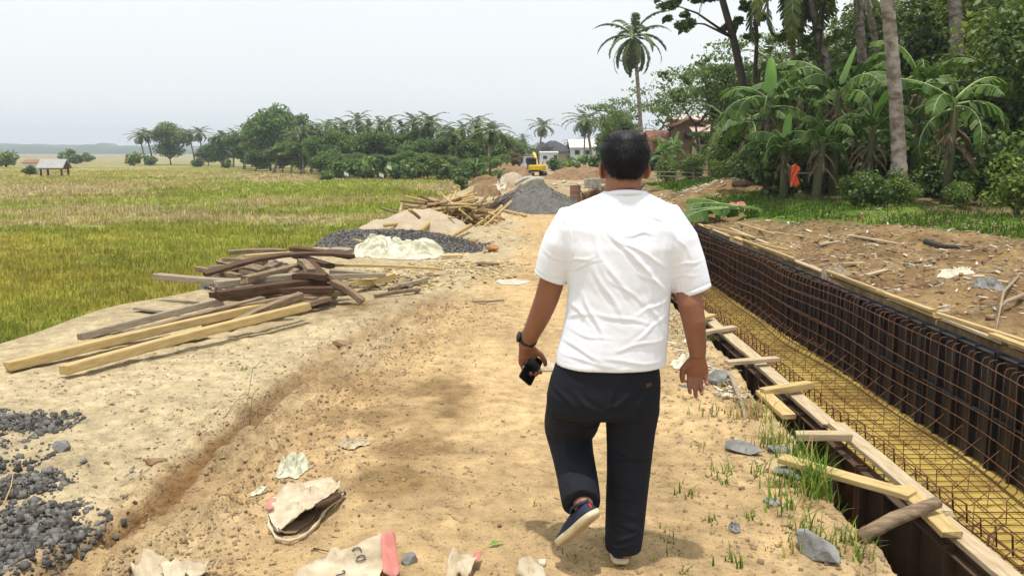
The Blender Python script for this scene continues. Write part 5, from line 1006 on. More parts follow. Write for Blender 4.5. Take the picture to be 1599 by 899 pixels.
FB = [Proto(make_bush(1.0, 1.1, 340, 900, .26, 'leaf_far')), Proto(make_bush(1.0, 1.2, 341, 900, .26, 'leaf_b')), Proto(make_bush(1.0, 1.1, 342, 800, .24, 'leaf_c'))]
fb = [(45, 97, 1, .9, 'dark round bush left of the thatched field hut'), (105, 200, 1, 2.6, 'low bush mass behind the thatched field hut'), (120, 190, 0, 2.0, 'bush right of the low mass behind the thatched hut'), (140, 230, 1, 2.0, 'far bush between the thatched hut and the first palms'), (10, 150, 2, 2.4, 'pale green bush at the left frame edge'), (210, 165, 2, 2.2, 'light green bush below the first two palms'), (235, 170, 0, 1.8, 'small bush at the foot of the first palms'), (307, 150, 1, 1.3, 'dark shrub standing before the left tree cluster'), (355, 140, 1, 1.2, 'small shrub right of the left tree cluster'), (512, 78, 1, .8, 'small dark round bush alone in the field'), (597, 82, 1, .6, 'small bush beside the white field flags'), (757, 46, 0, .55, 'green bush in front of the small gabled hut'), (785, 50, 0, .6, 'green bush on the road edge by the soil mound'), (530, 84, 0, 1.6, 'bush at the left foot of the right tree belt'), (575, 82, 1, 1.7, 'bush at the foot of the tree belt left of the flags'), (625, 82, 0, 1.7, 'bush right of the white flags'), (650, 80, 1, 1.6, 'dark bush mid way along the tree belt foot'), (690, 80, 1, 1.6, 'dark bush left of the gabled hut under the belt'), (720, 76, 0, 1.3, 'bush behind the leaning mop shaped shrub'), (865, 90, 0, 1.2, 'bush before the cream house'), (935, 66, 0, 1.3, 'bush left of the man\'s ear'), (1020, 60, 0, 1.3, 'bush right of the man\'s ear'), (890, 64, 2, .9, 'low yellow green bush right of the excavator')]
for i, (px, Y, k, sc, lb) in enumerate(fb): FB[k].put(px, 270, Y, sc=sc, rz=i, label=lb, cat='bush')
# shrub shaped like a mop on a leaning stem
root = empty('shrub', V((W(722, 290, 47).x, 47, FIELD_Z))); tag(root, 'mop shaped shrub on a leaning stem beside the small gabled hut', 'shrub')
mb = MB(); mb.tube([V((.12, 0, -.2)), V((.05, 0, .5)), V((-.1, 0, .95))], [.12, .10, .08], 6); mb.build('stem', M['dark_bark'], root); v, f = leaf_cards([(-.15, 0, 1.1), (.05, 0, .95), (.1, 0, .55), (-.3, 0, 1.0), (.12, 0, .3)], [.32, .3, .22, .2, .2], 1500, .12); npmesh('foliage', v, f, M['leaf_b'], root)
# distant woods on the horizon
def distant():
    xs = np.arange(-1250, 1500, 7.0); prof = 13 + 9 * fbm(xs, xs * 0, .012, 3, 5) + 5 * fbm(xs, xs * 0, .07, 3, 6); prof = np.where(xs < 0, prof, prof); rows = []
    for dy, k in ((0, 0), (1, .75), (8, 1.0), (30, 1.05), (60, 1), (70, 0)): rows.append(np.stack([xs, 1330 + dy + 10 * fbm(xs, xs * 0, .03, 2, 9), -1.4 + prof * k], -1))
    P = np.stack(rows); n, m = P.shape[:2]; idx = np.arange(n * m).reshape(n, m); f = np.stack([idx[:-1, :-1], idx[:-1, 1:], idx[1:, 1:], idx[1:, :-1]], -1).reshape(-1, 4)
    tag(npmesh('distant_woods', P.reshape(-1, 3), f, M['leaf_a'], None, False), 'bluish band of far woods along the horizon', 'woods', kind='stuff')
distant()
me = MB(); me.add([(-1300, 1800, -1.3), (1500, 1800, -1.3), (1500, -100, -1.3), (-1300, -100, -1.3)], [(0, 1, 2, 3)]); M['plain'] = mat('far_plain', (.22, .19, .08), (.30, .25, .12), .02); tag(me.build('plain', M['plain']), kind='structure')
# ------------------------------------------------------------------ buildings
M['cream'] = mat('cream_plaster', (.50, .46, .32), (.58, .53, .39), 2, .9); M['white_wall'] = mat('white_plaster', (.66, .68, .72), (.75, .76, .78), 2, .9); M['blue'] = mat('blue_paint', (.05, .12, .25), rough=.5)
M['roof_dark'] = mat('dark_roof_tiles', (.045, .042, .05), (.08, .075, .08), 3, .8, .4, 20); M['roof_red'] = mat('clay_tiles', (.20, .09, .055), (.32, .16, .09), 4, .85, .4, 20); M['roof_white'] = mat('bright_metal_roof', (.62, .60, .52), (.72, .70, .62), 2, .5); M['roof_pink'] = mat('faded_tiles', (.42, .28, .22), (.62, .52, .46), 5, .8)
M['brick'] = mat('orange_brick', (.24, .11, .06), (.36, .19, .10), 6, .9, .4, 20); M['plankwall'] = mat('brown_plank_wall', (.12, .075, .05), (.22, .145, .09), 5, .9, .4, 20, stretch=(6, 6, 1)); M['glass'] = mat('window_glass', (.02, .03, .04), rough=.1, spec=.6); M['thatch'] = mat('silvery_thatch', (.26, .25, .24), (.46, .44, .42), 3, .95, .6, 20, stretch=(6, 1, 1))
def house(name, px, Y, w, d, hw, hr, roof, wallm, roofm, label, wins=(), doors=(), base=None, over=.5, rz=0, stilts=0):
    b = W(px, 300, Y); z0 = base if base is not None else float(H0(b.x, Y)); root = empty(name, (b.x, Y, z0), rz); tag(root, label, 'house' if 'house' in name else 'hut')
    mb = MB(); mb.box((0, d / 2, hw / 2 + stilts / 2), w, d, hw - stilts); mb.build('wall', M[wallm], root)
    mb = MB(); o_ = over; t = .09; x0, x1, y0, y1 = -w / 2 - o_, w / 2 + o_, -o_, d + o_; yc = d / 2; z = hw - .06
    if roof == 'hip':
        r = min(w, d) / 2 * .95; A = [V((x0, y0, z)), V((x1, y0, z)), V((x1, y1, z)), V((x0, y1, z))]; R1, R2 = V((-w / 2 + r, yc, z + hr)), V((w / 2 - r, yc, z + hr))
        vs = A + [R1, R2] + [p - V((0, 0, t)) for p in A]; mb.add(vs, [(0, 1, 5, 4), (1, 2, 5), (2, 3, 4, 5), (3, 0, 4), (0, 6, 7, 1), (1, 7, 8, 2), (2, 8, 9, 3), (3, 9, 6, 0), (6, 9, 8, 7)])
    elif roof == 'gable':     # ridge along x
        vs = [V((x, y, zz)) for x in (x0, x1) for (y, zz) in ((y0, z), (yc, z + hr), (y1, z), (y1, z - t), (yc, z + hr - t), (y0, z - t))]; mb.add(vs, [(0, 6, 7, 1), (1, 7, 8, 2), (3, 9, 10, 4), (4, 10, 11, 5), (0, 5, 11, 6), (2, 8, 9, 3), (0, 1, 4, 5), (1, 2, 3, 4), (6, 11, 10, 7), (7, 10, 9, 8)])
        for x in (-w / 2 + .01, w / 2 - .01):
            g = MB(); g.add([V((x - .05, .02, hw - .05)), V((x - .05, d - .02, hw - .05)), V((x - .05, yc, z + hr - t - .02)), V((x + .05, .02, hw - .05)), V((x + .05, d - .02, hw - .05)), V((x + .05, yc, z + hr - t - .02))], [(0, 1, 2), (3, 5, 4), (0, 3, 4, 1), (1, 4, 5, 2), (2, 5, 3, 0)])
            g.build('gable', M[wallm], root)
    else:                     # front gable, ridge along y
        xm = 0; vs = [V((x, y, zz)) for y in (y0, y1) for (x, zz) in ((x0, z), (xm, z + hr), (x1, z), (x1, z - t), (xm, z + hr - t), (x0, z - t))]; mb.add(vs, [(0, 1, 7, 6), (1, 2, 8, 7), (3, 4, 10, 9), (4, 5, 11, 10), (5, 0, 6, 11), (2, 3, 9, 8), (0, 5, 4, 1), (1, 4, 3, 2), (6, 7, 10, 11), (7, 8, 9, 10)])
        g = MB(); g.add([V((-w / 2, .04, hw)), V((w / 2, .04, hw)), V((0, .04, z + hr - t)), V((-w / 2, .14, hw)), V((w / 2, .14, hw)), V((0, .14, z + hr - t))], [(0, 1, 2), (3, 5, 4), (0, 3, 4, 1), (1, 4, 5, 2), (2, 5, 3, 0)]); g.build('gable', M[wallm], root)
    mb.build('roof', M[roofm], root)
    for (x, z_, ww, hh, fm) in wins:
        f = MB(); f.box((x, -.02, z_), ww + .14, .10, hh + .14); fo = f.build('window', M[fm], root); p = MB()
        for q in (-1, 1): p.box((x + q * ww * .26, -.075, z_), ww * .44, .012, hh)
        p.build('pane', M['glass'], fo)
    for (x, ww, hh, fm) in doors: f = MB(); f.box((x, -.03, hh / 2 + stilts), ww, .09, hh); f.build('door', M[fm], root)
    if stilts:
        for sx in (-1, 1):
            for sy in (.1, d - .1): f = MB(); f.box((sx * (w / 2 - .12), sy, stilts / 2 - .2), .16, .16, stilts + .4); f.build('post', M['wood_dark'], root)
    return root
house('house', 864, 132, 6.6, 6, 2.25, 1.75, 'hip', 'cream', 'roof_dark', 'cream house with a dark hipped roof at the end of the track', wins=((-2.3, 1.3, .8, .9, 'wood_dark'), (2.3, 1.25, .5, .5, 'wood_dark')), base=-.5)
house('house', 857, 126, 2.6, 3.5, 2.15, .15, 'gable', 'white_wall', 'roof_white', 'small white extension in front of the cream house', wins=((-.6, 1.35, .45, .35, 'blue'),), doors=((.95, .5, 1.7, 'wood_dark'),), base=-.5, over=.12)
house('house', 819, 122, 2.2, 3, 1.7, .25, 'gable', 'white_wall', 'roof_dark', 'small white house with blue framed windows left of the excavator', wins=((-.6, .85, .55, .6, 'blue'), (.5, .85, .55, .6, 'blue')), base=-.45, over=.2)
house('house', 804, 150, 4.2, 5, 3.6, 1.2, 'front', 'white_wall', 'roof_red', 'house with a reddish gabled roof showing behind the trees left of the excavator', wins=((0, 2.2, .8, .8, 'wood_dark'),), base=-.6)
house('house', 917, 128, 4.9, 7, 2.7, 1.25, 'gable', 'white_wall', 'roof_white', 'long building with a bright white metal roof left of the man\'s head', wins=((-1.6, 1.9, .6, .5, 'blue'), (0, 1.9, .6, .5, 'blue'), (1.6, 1.9, .6, .5, 'blue')), base=-.3, over=.35)
house('wooden_house', 1074, 58, 1.7, 3, 3.0, .5, 'front', 'plankwall', 'roof_red', 'tall brown plank house with a small gable behind the green bushes', wins=((0, 2.2, .7, .35, 'wood_dark'),), base=.5, over=.22, stilts=.7)
house('wooden_house', 1040, 60, 2.1, 4, 2.1, .75, 'gable', 'brick', 'roof_red', 'low orange walled house with clay tile roof right of the man\'s head', wins=((.5, 1.2, .5, .5, 'wood_dark'),), doors=((-.5, .5, 1.4, 'wood_dark'),), base=.4, over=.25)
house('wooden_house', 1098, 57, 1.3, 3, 2.55, .5, 'gable', 'roof_pink', 'roof_pink', 'house with pinkish striped wall just right of the plank house', wins=((0, 1.9, .6, .4, 'wood_dark'),), base=.5, over=.25)
house('wooden_house', 1088, 72, 3.6, 4, 4.1, .5, 'gable', 'plankwall', 'roof_pink', 'house with a wide faded pink roof rising behind the plank house', wins=((-.8, 3.2, .6, .5, 'white_wall'), (.8, 3.2, .6, .5, 'white_wall')), base=.3, over=.4)
house('field_hut', 82, 92, 2.5, 1.6, 1.0, .95, 'gable', 'wood_dark', 'thatch', 'silver thatched open field hut on stilts at the left', base=-1.0, over=.22, stilts=.75)
house('field_hut', 50, 120, 1.9, 2.5, 1.2, .45, 'gable', 'white_wall', 'roof_red', 'low shed with brown roof behind the silver thatched hut', base=-1.0, over=.2)
house('field_hut', 738, 52, .75, .9, .55, .30, 'front', 'wood_dark', 'thatch', 'tiny gabled field hut with a dark opening by the road edge', base=-.95, over=.13, stilts=.1)
# white flags in the field
for (px, py, h, lb) in ((537, 271, .9, 'leftmost white flag on a pole in the field'), (592, 273, .8, 'white flag tilted on its pole left of the tallest one'), (604, 262, 1.5, 'highest white flag before the far tree belt')):
    p = W(px, py, 76); p.z = -1; root = empty('field_flag', p); tag(root, lb, 'flag'); mb = MB(); mb.tube([V((0, 0, -.1)), V((0, 0, h))], [.02, .015], 5); mb.build('pole', M['wood_old'], root)
    mb = MB(); q = [V((0, 0, h)), V((.2, .02, h - .08)), V((.42, -.03, h - .2)), V((.42, -.03, h - .5)), V((.2, .05, h - .4)), V((0, 0, h - .32))]; mb.add(q + [a + V((0, .01, 0)) for a in q], [(0, 1, 4, 5), (1, 2, 3, 4), (6, 11, 10, 7), (7, 10, 9, 8), (0, 6, 7, 1), (1, 7, 8, 2), (2, 8, 9, 3), (3, 9, 10, 4), (4, 10, 11, 5), (5, 11, 6, 0)]); mb.build('cloth', M['white_wall'], root)
# ------------------------------------------------------------------ excavator
M['yellow'] = mat('yellow_machine_paint', (.62, .42, .015), (.70, .50, .03), 3, .4, spec=.5); M['track'] = mat('dark_track_steel', (.03, .028, .026), (.07, .06, .05), 8, .7)
def excavator():
    Y = 66; p = W(838, 270, Y); p.z = float(H0(p.x, Y)) + .0; root = empty('excavator', p); tag(root, 'yellow tracked excavator seen from behind with its boom raised at the end of the track', 'excavator')
    for s in (-1, 1):
        mb = MB(); prof = [(y, z) for y, z in ((-1.0, .0), (1.0, 0), (1.2, .12), (1.22, .3), (1.05, .42), (-1.05, .42), (-1.22, .3), (-1.2, .12))]; rings = [[V((s * .5 + x, y, z)) for y, z in prof] for x in (-.15, .15)]; mb.loft(rings)
        for k in range(14): mb.box((s * .5, -1.0 + k * .154, -.0), .32, .05, .03); mb.box((s * .5, -1.0 + k * .154, .425), .32, .05, .03)
        mb.build('track', M['track'], root)
    mb = MB(); mb.box((0, 0, .46), .6, .8, .16); mb.build('turntable', M['track'], root)
    mb = MB(); pr = []
    for z, k in ((.55, .94), (.62, 1), (.98, 1), (1.05, .93)): pr.append([V((math.cos(a) * .66 * k * (1 if abs(math.cos(a)) < .95 else .99), -.55 + math.sin(a) * .48 * k, z)) for a in [math.pi + math.pi * i / 12 for i in range(13)]] + [V((.66 * k, .1, z)), V((-.66 * k, .1, z))])
    mb.loft(pr); mb.build('counterweight', M['yellow'], root)
    mb = MB(); mb.box((.32, .3, .85), .62, .9, .5); mb.box((0, .3, .58), 1.26, 1.0, .08); mb.build('body', M['yellow'], root)
    mb = MB()
    for x in (-.62, -.06):
        for y in (-.1, .8): mb.box((x, y, 1.15), .06, .06, 1.1)
    mb.box((-.34, .35, 1.72), .66, 1.0, .07); mb.box((-.34, .35, .72), .62, .92, .22); cab = mb.build('cab', M['track'], root)
    mb = MB(); mb.box((-.34, -.1, 1.27), .50, .02, .78); mb.box((-.34, .8, 1.27), .50, .02, .78); mb.box((-.62, .35, 1.27), .02, .84, .78); mb.box((-.06, .35, 1.27), .02, .84, .78); mb.build('glass', M['glass'], cab)
    mb = MB()
    def beam(a, b, w1, w2, t):
        a, b = V(a), V(b); d = (b - a).normalized(); s = V((1, 0, 0)); u = s.cross(d); mb.loft([[q + s * sx * t / 2 + u * su * w / 2 for sx, su in ((-1, -1), (1, -1), (1, 1), (-1, 1))] for q, w in ((a, w1), (a.lerp(b, .5), (w1 + w2) * .62), (b, w2))])
    beam((.08, .6, .75), (.08, 1.3, 1.75), .26, .34, .2); beam((.08, 1.3, 1.75), (.08, 2.2, 2.15), .34, .2, .2); mb.build('boom', M['yellow'], root)
    mb = MB(); beam((.08, 2.1, 2.25), (.08, 2.9, .9), .22, .14, .16); mb.build('arm', M['yellow'], root)
    mb = MB(); mb.loft([[V((x, 2.9 + a, .9 + b)) for a, b in ((0, 0), (.35, -.1), (.38, -.5), (0, -.6), (-.3, -.4))] for x in (-.2, .36)]); mb.build('bucket', M['track'], root)
    mb = MB(); mb.tube([V((-.04, .75, .8)), V((-.04, 1.35, 1.5))], [.05, .03], 8); mb.tube([V((.2, .75, .8)), V((.2, 1.35, 1.5))], [.05, .03], 8); mb.build('hydraulic_ram', M['chrome'], root)
    mb = MB(); mb.tube([V((.5, .1, 1.05)), V((.5, .1, 1.4))], .035, 8); mb.build('exhaust_pipe', M['track'], root)
    root.rotation_euler = (0, 0, .12); root.scale = (1, 1, .80)
excavator()
# drum, blocks, pale pipes, cloth, leftover things on the site
M['drum'] = mat('pinkish_rusted_steel', (.20, .11, .09), (.30, .17, .13), 4, .7, .3, 20); M['concrete'] = mat('pale_concrete', (.34, .33, .28), (.5, .48, .42), 5, .9, .5, 25)
p = hit(898, 314); root = empty('steel_drum', (p.x, p.y, p.z)); tag(root, 'upright pinkish brown drum on the track right of the large gravel heap', 'drum'); mb = MB(); zs = [-.03, 0, .01, .16, .175, .19, .33, .345, .36, .50, .52]; rr = [.18, .185, .18, .18, .19, .18, .18, .19, .18, .18, .185]; mb.tube([V((0, 0, z)) for z in zs], rr, 24); mb.build('barrel', M['drum'], root, False); mb = MB(); mb.tube([V((0, 0, .505)), V((0, 0, .530))], [.165, .165], 24); mb.build('lid', M['drum'], root)
plank('stick', hit(914, 312) + V((0, 0, .02)), hit(903, 308) + V((-.03, 0, .36)), .04, .03, M['wood_old'], 'short prop leaning against the pinkish drum', 'stick')
p = hit(925, 298); root = empty('block_stack', (p.x, p.y, p.z)); tag(root, 'gridded stack of pale concrete blocks left of the man\'s neck', 'block stack')
for i in range(4):
    for j in range(5): mb = MB(); mb.box((-.28 + i * .19, random.uniform(-.01, .01), .055 + j * .108), .175, .5, .098, None, .004); mb.build('block', M['concrete'], root)
for k, (px, py, Y, lb) in enumerate(((822, 290, 35.2, 'pale curved half pipe lying low on the smaller gravel heap'), (834, 292, 34.6, 'pale curved half pipe in front of the lower one on the smaller heap'))):
    p = W(px, py, Y); mb = MB(); pts = [p + V((-.5 + t * .9, .05 * t, .05 + .28 * math.sin(t * 2.2))) for t in np.linspace(0, 1, 9)]; mb.tube(pts, .10 if k else .08, 8); tag(mb.build('curved_pipe', M['concrete'], None, True), lb, 'pipe')
crumple('plastic_sheet', hit(782, 296), .28, .5, .38, M['litter'], 'bundle of pale sacking on the road edge left of the large gravel heap', 'sacking', 71, 40, 1.2)
crumple('cement_sack', hit(805, 288) + V((0, 3, 0)), .6, .5, .3, M['litter'], 'pale sacks dumped before the soil mound', 'sacks', 73, 40, 1.2)
for k, (px, py, s) in enumerate(((860, 274, .5), (875, 276, .6), (895, 281, .5), (880, 286, .45), (905, 289, .4), (850, 284, .35), (915, 283, .4), (866, 290, .35), (888, 272, .6))): rock(px, py, s * .9, 'pale rubble lump in the rubble strip right of the excavator', 80 + k, 'concrete', .6, 'rubble', 'rubble').__setitem__('group', 'pale rubble lumps right of the excavator')
root = empty('cloth', W(1241, 272, 21.5)); tag(root, 'orange red cloth hung on a twig among the banana stems', 'cloth')
v = []; mb = MB(); n = 10
vs = [V((-.10 + .20 * i / 6 + .02 * math.sin(j), .05 * math.sin(i * 1.7 + j), .28 - .55 * j / n - .03 * abs(i - 3))) * (1 if j < 8 else .97) for j in range(n + 1) for i in range(7)]; mb.add(vs, [(j * 7 + i, j * 7 + i + 1, (j + 1) * 7 + i + 1, (j + 1) * 7 + i) for j in range(n) for i in range(6)]); M['cloth_red'] = mat('orange_red_cloth', (.70, .07, .02), (.85, .16, .05), 4, .8); o = mb.build('cloth_sheet', M['cloth_red'], root, True); md = o.modifiers.new('s', 'SOLIDIFY'); md.thickness = .006
mb = MB(); mb.tube([V((-.2, 0, .25)), V((.1, 0, .02)), V((.7, 0, .05))], [.015, .014, .01], 5); mb.build('twig', M['wood_grey'], root)
# low rail fence and posts before the wooden houses
root = empty('rail_fence', (W(1080, 262, 40).x, 40, float(H0(W(1080, 262, 40).x, 40)))); tag(root, 'rough grey rail fence below the wooden houses', 'fence')
for k in range(4): mb = MB(); mb.tube([V((-1.6 + k * .9, .1 * k, -.1)), V((-1.6 + k * .9 + .12 - .1 * k, .1 * k, .45 + .1 * (k % 2)))], [.035, .03], 6); mb.build('post', M['wood_grey'], root)
for z in (.22, .42): mb = MB(); mb.tube([V((-1.8, 0, z + .06)), V((0, .2, z)), V((1.6, .4, z - .08))], .022, 6); mb.build('rail', M['wood_grey'], root)
# ------------------------------------------------------------------ the walking man
def pxm(py, Y): v = (py - CY) / F; return Y / (F * (CT - v * ST))
def ring(c, a, b, n=2.3, N=28, ax=V((1, 0, 0)), ay=V((0, 1, 0))):
    out = []
    for i in range(N):
        t = 2 * math.pi * i / N; x, y = math.cos(t), math.sin(t); out.append(V(c) + ax * (a * math.copysign(abs(x) ** (2 / n), x)) + ay * (b * math.copysign(abs(y) ** (2 / n), y)))
    return out
def PR(cx, py, Y, hw, hd, n=2.3, dy=0.0): c = W(cx, py, Y); c.y += dy; return ring(c, hw * pxm(py, Y), hd, n)
def remesh(o, vox, smooth=6, fac=.5):
    m = o.modifiers.new('r', 'REMESH'); m.mode = 'VOXEL'; m.voxel_size = vox; m.use_smooth_shade = True
    if smooth: m2 = o.modifiers.new('s', 'SMOOTH'); m2.iterations = smooth; m2.factor = fac
    bpy.context.view_layer.update(); me = bpy.data.meshes.new_from_object(o.evaluated_get(bpy.context.evaluated_depsgraph_get())); o.modifiers.clear(); old = o.data; mats = list(old.materials); me.name = o.name; o.data = me
    me.materials.clear(); [me.materials.append(x) for x in mats]; me.polygons.foreach_set('use_smooth', np.ones(len(me.polygons), bool)); return o
def coords(o): a = np.empty(len(o.data.vertices) * 3, np.float32); o.data.vertices.foreach_get('co', a); n = np.empty(len(o.data.vertices) * 3, np.float32); o.data.vertices.foreach_get('normal', n); return a.reshape(-1, 3).astype(float), n.reshape(-1, 3).astype(float)
def setco(o, c): o.data.vertices.foreach_set('co', c.astype(np.float32).ravel()); o.data.update()
def folds(o, segs, Yr, only_back=True, base=None):
    c, n = coords(o); d = np.zeros(len(c)); back = np.clip(-n[:, 1] * 1.4, 0, 1) if only_back else 1
    for (x1, y1, x2, y2, amp, wd) in segs:
        a = W(x1, y1, Yr); b = W(x2, y2, Yr); p = np.array([a.x, a.z]); q = np.array([b.x, b.z]); ab = q - p; L2 = ab @ ab; P = c[:, [0, 2]]; t = np.clip((P - p) @ ab / L2, 0, 1); pr = p + t[:, None] * ab; pr = pr + (np.array([-ab[1], ab[0]])[None] / math.sqrt(L2)) * (.006 * np.sin(t * 5 + x1))[:, None]
        r = P - pr; dist = (r @ np.array([-ab[1], ab[0]])) / math.sqrt(L2); e = np.exp(-np.maximum(0, np.linalg.norm(r, axis=1) ** 2 - dist ** 2) / .0004) * np.sin(np.pi * np.clip(t * .86 + .07, 0, 1)) ** .6
        d += amp * e * (np.exp(-(dist / wd) ** 2) - .6 * np.exp(-((dist + wd * 1.5) / wd) ** 2))
    if base is not None: d += base(c)
    setco(o, c + n * (d * back)[:, None] if not np.isscalar(back) else c + n * d[:, None])
man = empty('person', (.62, 3.1, 0)); tag(man, 'man in a white t-shirt and black trousers walking away holding a phone', 'person'); bpy.context.view_layer.update()
def mine(o, p=None): o.parent = p or man; o.matrix_parent_inverse = man.matrix_world.inverted() if p is None else Matrix.Identity(4); return o
def hand(mb, w, d, n, s, curls, thumb, sc=1.0):
    d = V(d).normalized(); n = V(n); n = (n - d * n.dot(d)).normalized(); s = V(s); s = (s - d * s.dot(d) - n * s.dot(n)).normalized()
    R = []
    for t, a, b, o in ((-.02, .027, .021, 0), (0, .028, .020, 0), (.025, .036, .019, .003), (.05, .041, .017, .002), (.075, .042, .015, 0), (.095, .038, .012, 0)): R.append(ring(w + d * t * sc + s * o, a * sc, b * sc, 2.6, 20, s, n))
    mb.loft(R)
    for k, (off, ln, r) in enumerate(((.0305, (.046, .027, .022), .0092), (.0100, (.050, .031, .023), .0094), (-.0105, (.046, .028, .022), .0090), (-.0300, (.036, .021, .019), .0080))):
        c = curls[k]; p = w + d * (.080 - .006 * (k == 3)) * sc + s * off * sc; spread = (off * 1.6); dd = (d + s * spread).normalized(); pts = [w + d * .05 * sc + s * off * .9 * sc, p]; a = 0; ax = dd.cross(n)
        for q in range(3):
            a += math.radians(c[q]); v = dd * math.cos(a) + n * math.sin(a); p = p + v * ln[q] * sc; pts.append(p)
        mb.tube(pts, [r * sc, r * 1.02 * sc, r * .98 * sc, r * .9 * sc, r * .72 * sc], 10)
    p = w + d * .022 * sc + s * .026 * sc; pts = [w + d * .01 * sc + s * .01 * sc, p]
    for v, l in zip(thumb, (.042, .032, .026)): v = (s * v[0] + d * v[1] + n * v[2]).normalized(); p = p + v * l * sc; pts.append(p)
    mb.tube(pts, [.015 * sc, .0155 * sc, .0125 * sc, .0108 * sc, .0085 * sc], 10)
HY = 3.10
def head_profile(z):   # half width, half depth, centre y offset at height above the chin
    Z = [0, .012, .035, .065, .10, .14, .175, .205, .225, .236]; hw = [.020, .040, .056, .067, .074, .078, .0765, .0615, .037, .010]; hd = [.030, .050, .070, .082, .091, .098, .097, .084, .058, .016]; yc = [.055, .042, .025, .012, .004, 0, -.002, -.004, -.006, -.006]
    return np.interp(z, Z, hw), np.interp(z, Z, hd), np.interp(z, Z, yc)
hc = W(975, 250, HY); chin = 1.438; HX = hc.x
def build_body():
    mb = MB(); mb.loft([ring(V((HX, HY + head_profile(z)[2], chin + z)), head_profile(z)[0], head_profile(z)[1], 2.15) for z in (0, .012, .024, .035, .05, .065, .082, .10, .12, .14, .158, .175, .19, .205, .216, .225, .232, .236)])
    mb.loft([ring(V((HX - .003 * k, HY - .018 + .004 * k, z)), a, b, 2.1) for k, (z, a, b) in enumerate(((1.535, .058, .060), (1.50, .064, .066), (1.47, .066, .067), (1.44, .069, .068), (1.41, .080, .072), (1.36, .105, .075)))])
    # nape fold, nose, brow, lips, chin
    mb.loft([ring(V((HX, HY - .078 + .01 * abs(t), 1.478)) + V((t * .04, 0, 0)), .004 + .006 * (1 - abs(t)), .006, 2, 8, V((0, 1, 0)), V((0, 0, 1))) for t in (-1, -.5, 0, .5, 1)])
    mb.tube([V((HX, HY + .088, chin + .125)), V((HX, HY + .103, chin + .10)), V((HX, HY + .112, chin + .085)), V((HX, HY + .094, chin + .078))], [.007, .011, .016, .012], 8)
    mb.tube([V((HX - .05, HY + .070, chin + .132)), V((HX, HY + .092, chin + .135)), V((HX + .05, HY + .070, chin + .132))], [.008, .011, .008], 8)
    for z in (.052, .060): mb.tube([V((HX - .022, HY + .076, chin + z)), V((HX, HY + .092, chin + z)), V((HX + .022, HY + .076, chin + z))], [.004, .0065, .004], 6)
    for s, ex in ((-1, .0795), (1, .0795)):   # ears: rim, bowl and lobe
        c = V((HX + s * ex, HY + .004, chin + .098)); ax = V((s * .50, -.86, 0)).normalized(); nx = V((0, .25, 1)).normalized(); thin = ax.cross(nx)
        mb.loft([ring(c + thin * q + ax * .002, a * .62, a * 1.08, 2, 18, ax, nx) for q, a in ((-.004, .020), (-.002, .027), (.004, .030), (.008, .024))])
        pts = [c + ax * (math.cos(t) * .018 + .004) + nx * (math.sin(t) * (.031 if math.sin(t) > 0 else .030)) for t in np.linspace(-2.0, 2.6, 16)]; mb.tube(pts, [.0062] * 16, 7)
        mb.tube([c - nx * .024, c - nx * .034 - ax * .004], [.009, .007], 8); mb.tube([c - ax * .026, c], [.014, .012], 8)
    # trunk (under the shirt) and legs (under the trousers)
    mb.loft([PR(972, 318, HY, 60, .075), PR(968, 350, HY, 82, .10), PR(968, 400, HY, 78, .115), PR(966, 450, HY, 72, .12), PR(960, 510, HY, 72, .125), PR(950, 570, HY, 74, .12), PR(943, 625, HY, 72, .11)])
    # arms
    la = [W(893, 352, 3.10), W(876, 395, 3.12), W(864, 432, 3.14), W(853, 468, 3.16), W(844, 490, 3.19), W(834, 512, 3.23), W(824, 531, 3.27), W(821, 540, 3.285)]
    mb.tube(la, [.062, .054, .049, .0465, .044, .0385, .0325, .030], 14)
    ra = [W(1040, 350, 3.09), W(1060, 400, 3.08), W(1073, 445, 3.07), W(1078, 475, 3.05), W(1083, 500, 3.05), W(1087, 528, 3.06), W(1089, 548, 3.07), W(1089, 556, 3.07)]
    mb.tube(ra, [.064, .056, .0500, .0475, .0440, .0385, .0335, .031], 14)
    hand(mb, W(821, 541, 3.285), W(829, 590, 3.36) - W(821, 541, 3.285), V((.15, -1, .25)), V((1, 0, 0)), ((42, 62, 40), (46, 64, 42), (48, 66, 42), (46, 62, 40)), ((.75, .8, .35), (.35, 1, .35), (.0, 1, .2)), 1.0)
    hand(mb, W(1089, 556, 3.07), W(1089, 602, 3.12) - W(1089, 556, 3.07), V((-.15, -1, .1)), V((-1, 0, .0)), ((38, 42, 30), (30, 38, 26), (34, 40, 28), (48, 52, 36)), ((.75, .8, .2), (.1, 1, .12), (-.1, 1, .1)), 1.02)
    mb.tube([W(905, 600, 3.1), W(890, 670, 3.30), W(900, 735, 3.10), W(912, 792, 2.93)], [.085, .058, .055, .036], 12); mb.tube([W(983, 600, 3.1), W(983, 700, 3.1), W(978, 790, 3.09), W(972, 868, 3.08)], [.085, .062, .052, .036], 12)
    o = mb.build('body', M['skin'], None); remesh(o, .0042, 3, .45); mine(o)
    c, n = coords(o); d = .0006 * fbm(c[:, 0] + c[:, 1], c[:, 2], 60, 3, 1); setco(o, c + n * d[:, None])
    for s in (-1, 1):
        e = MB(); import bmesh; bm = bmesh.new(); bmesh.ops.create_uvsphere(bm, u_segments=12, v_segments=8, radius=.012, matrix=Matrix.Translation(V((HX + s * .031, HY + .077, chin + .118)))); me = bpy.data.meshes.new('eye'); bm.to_mesh(me); bm.free(); me.materials.append(M['sole']); e = bpy.data.objects.new('eye', me); link(e); mine(e)
build_body()
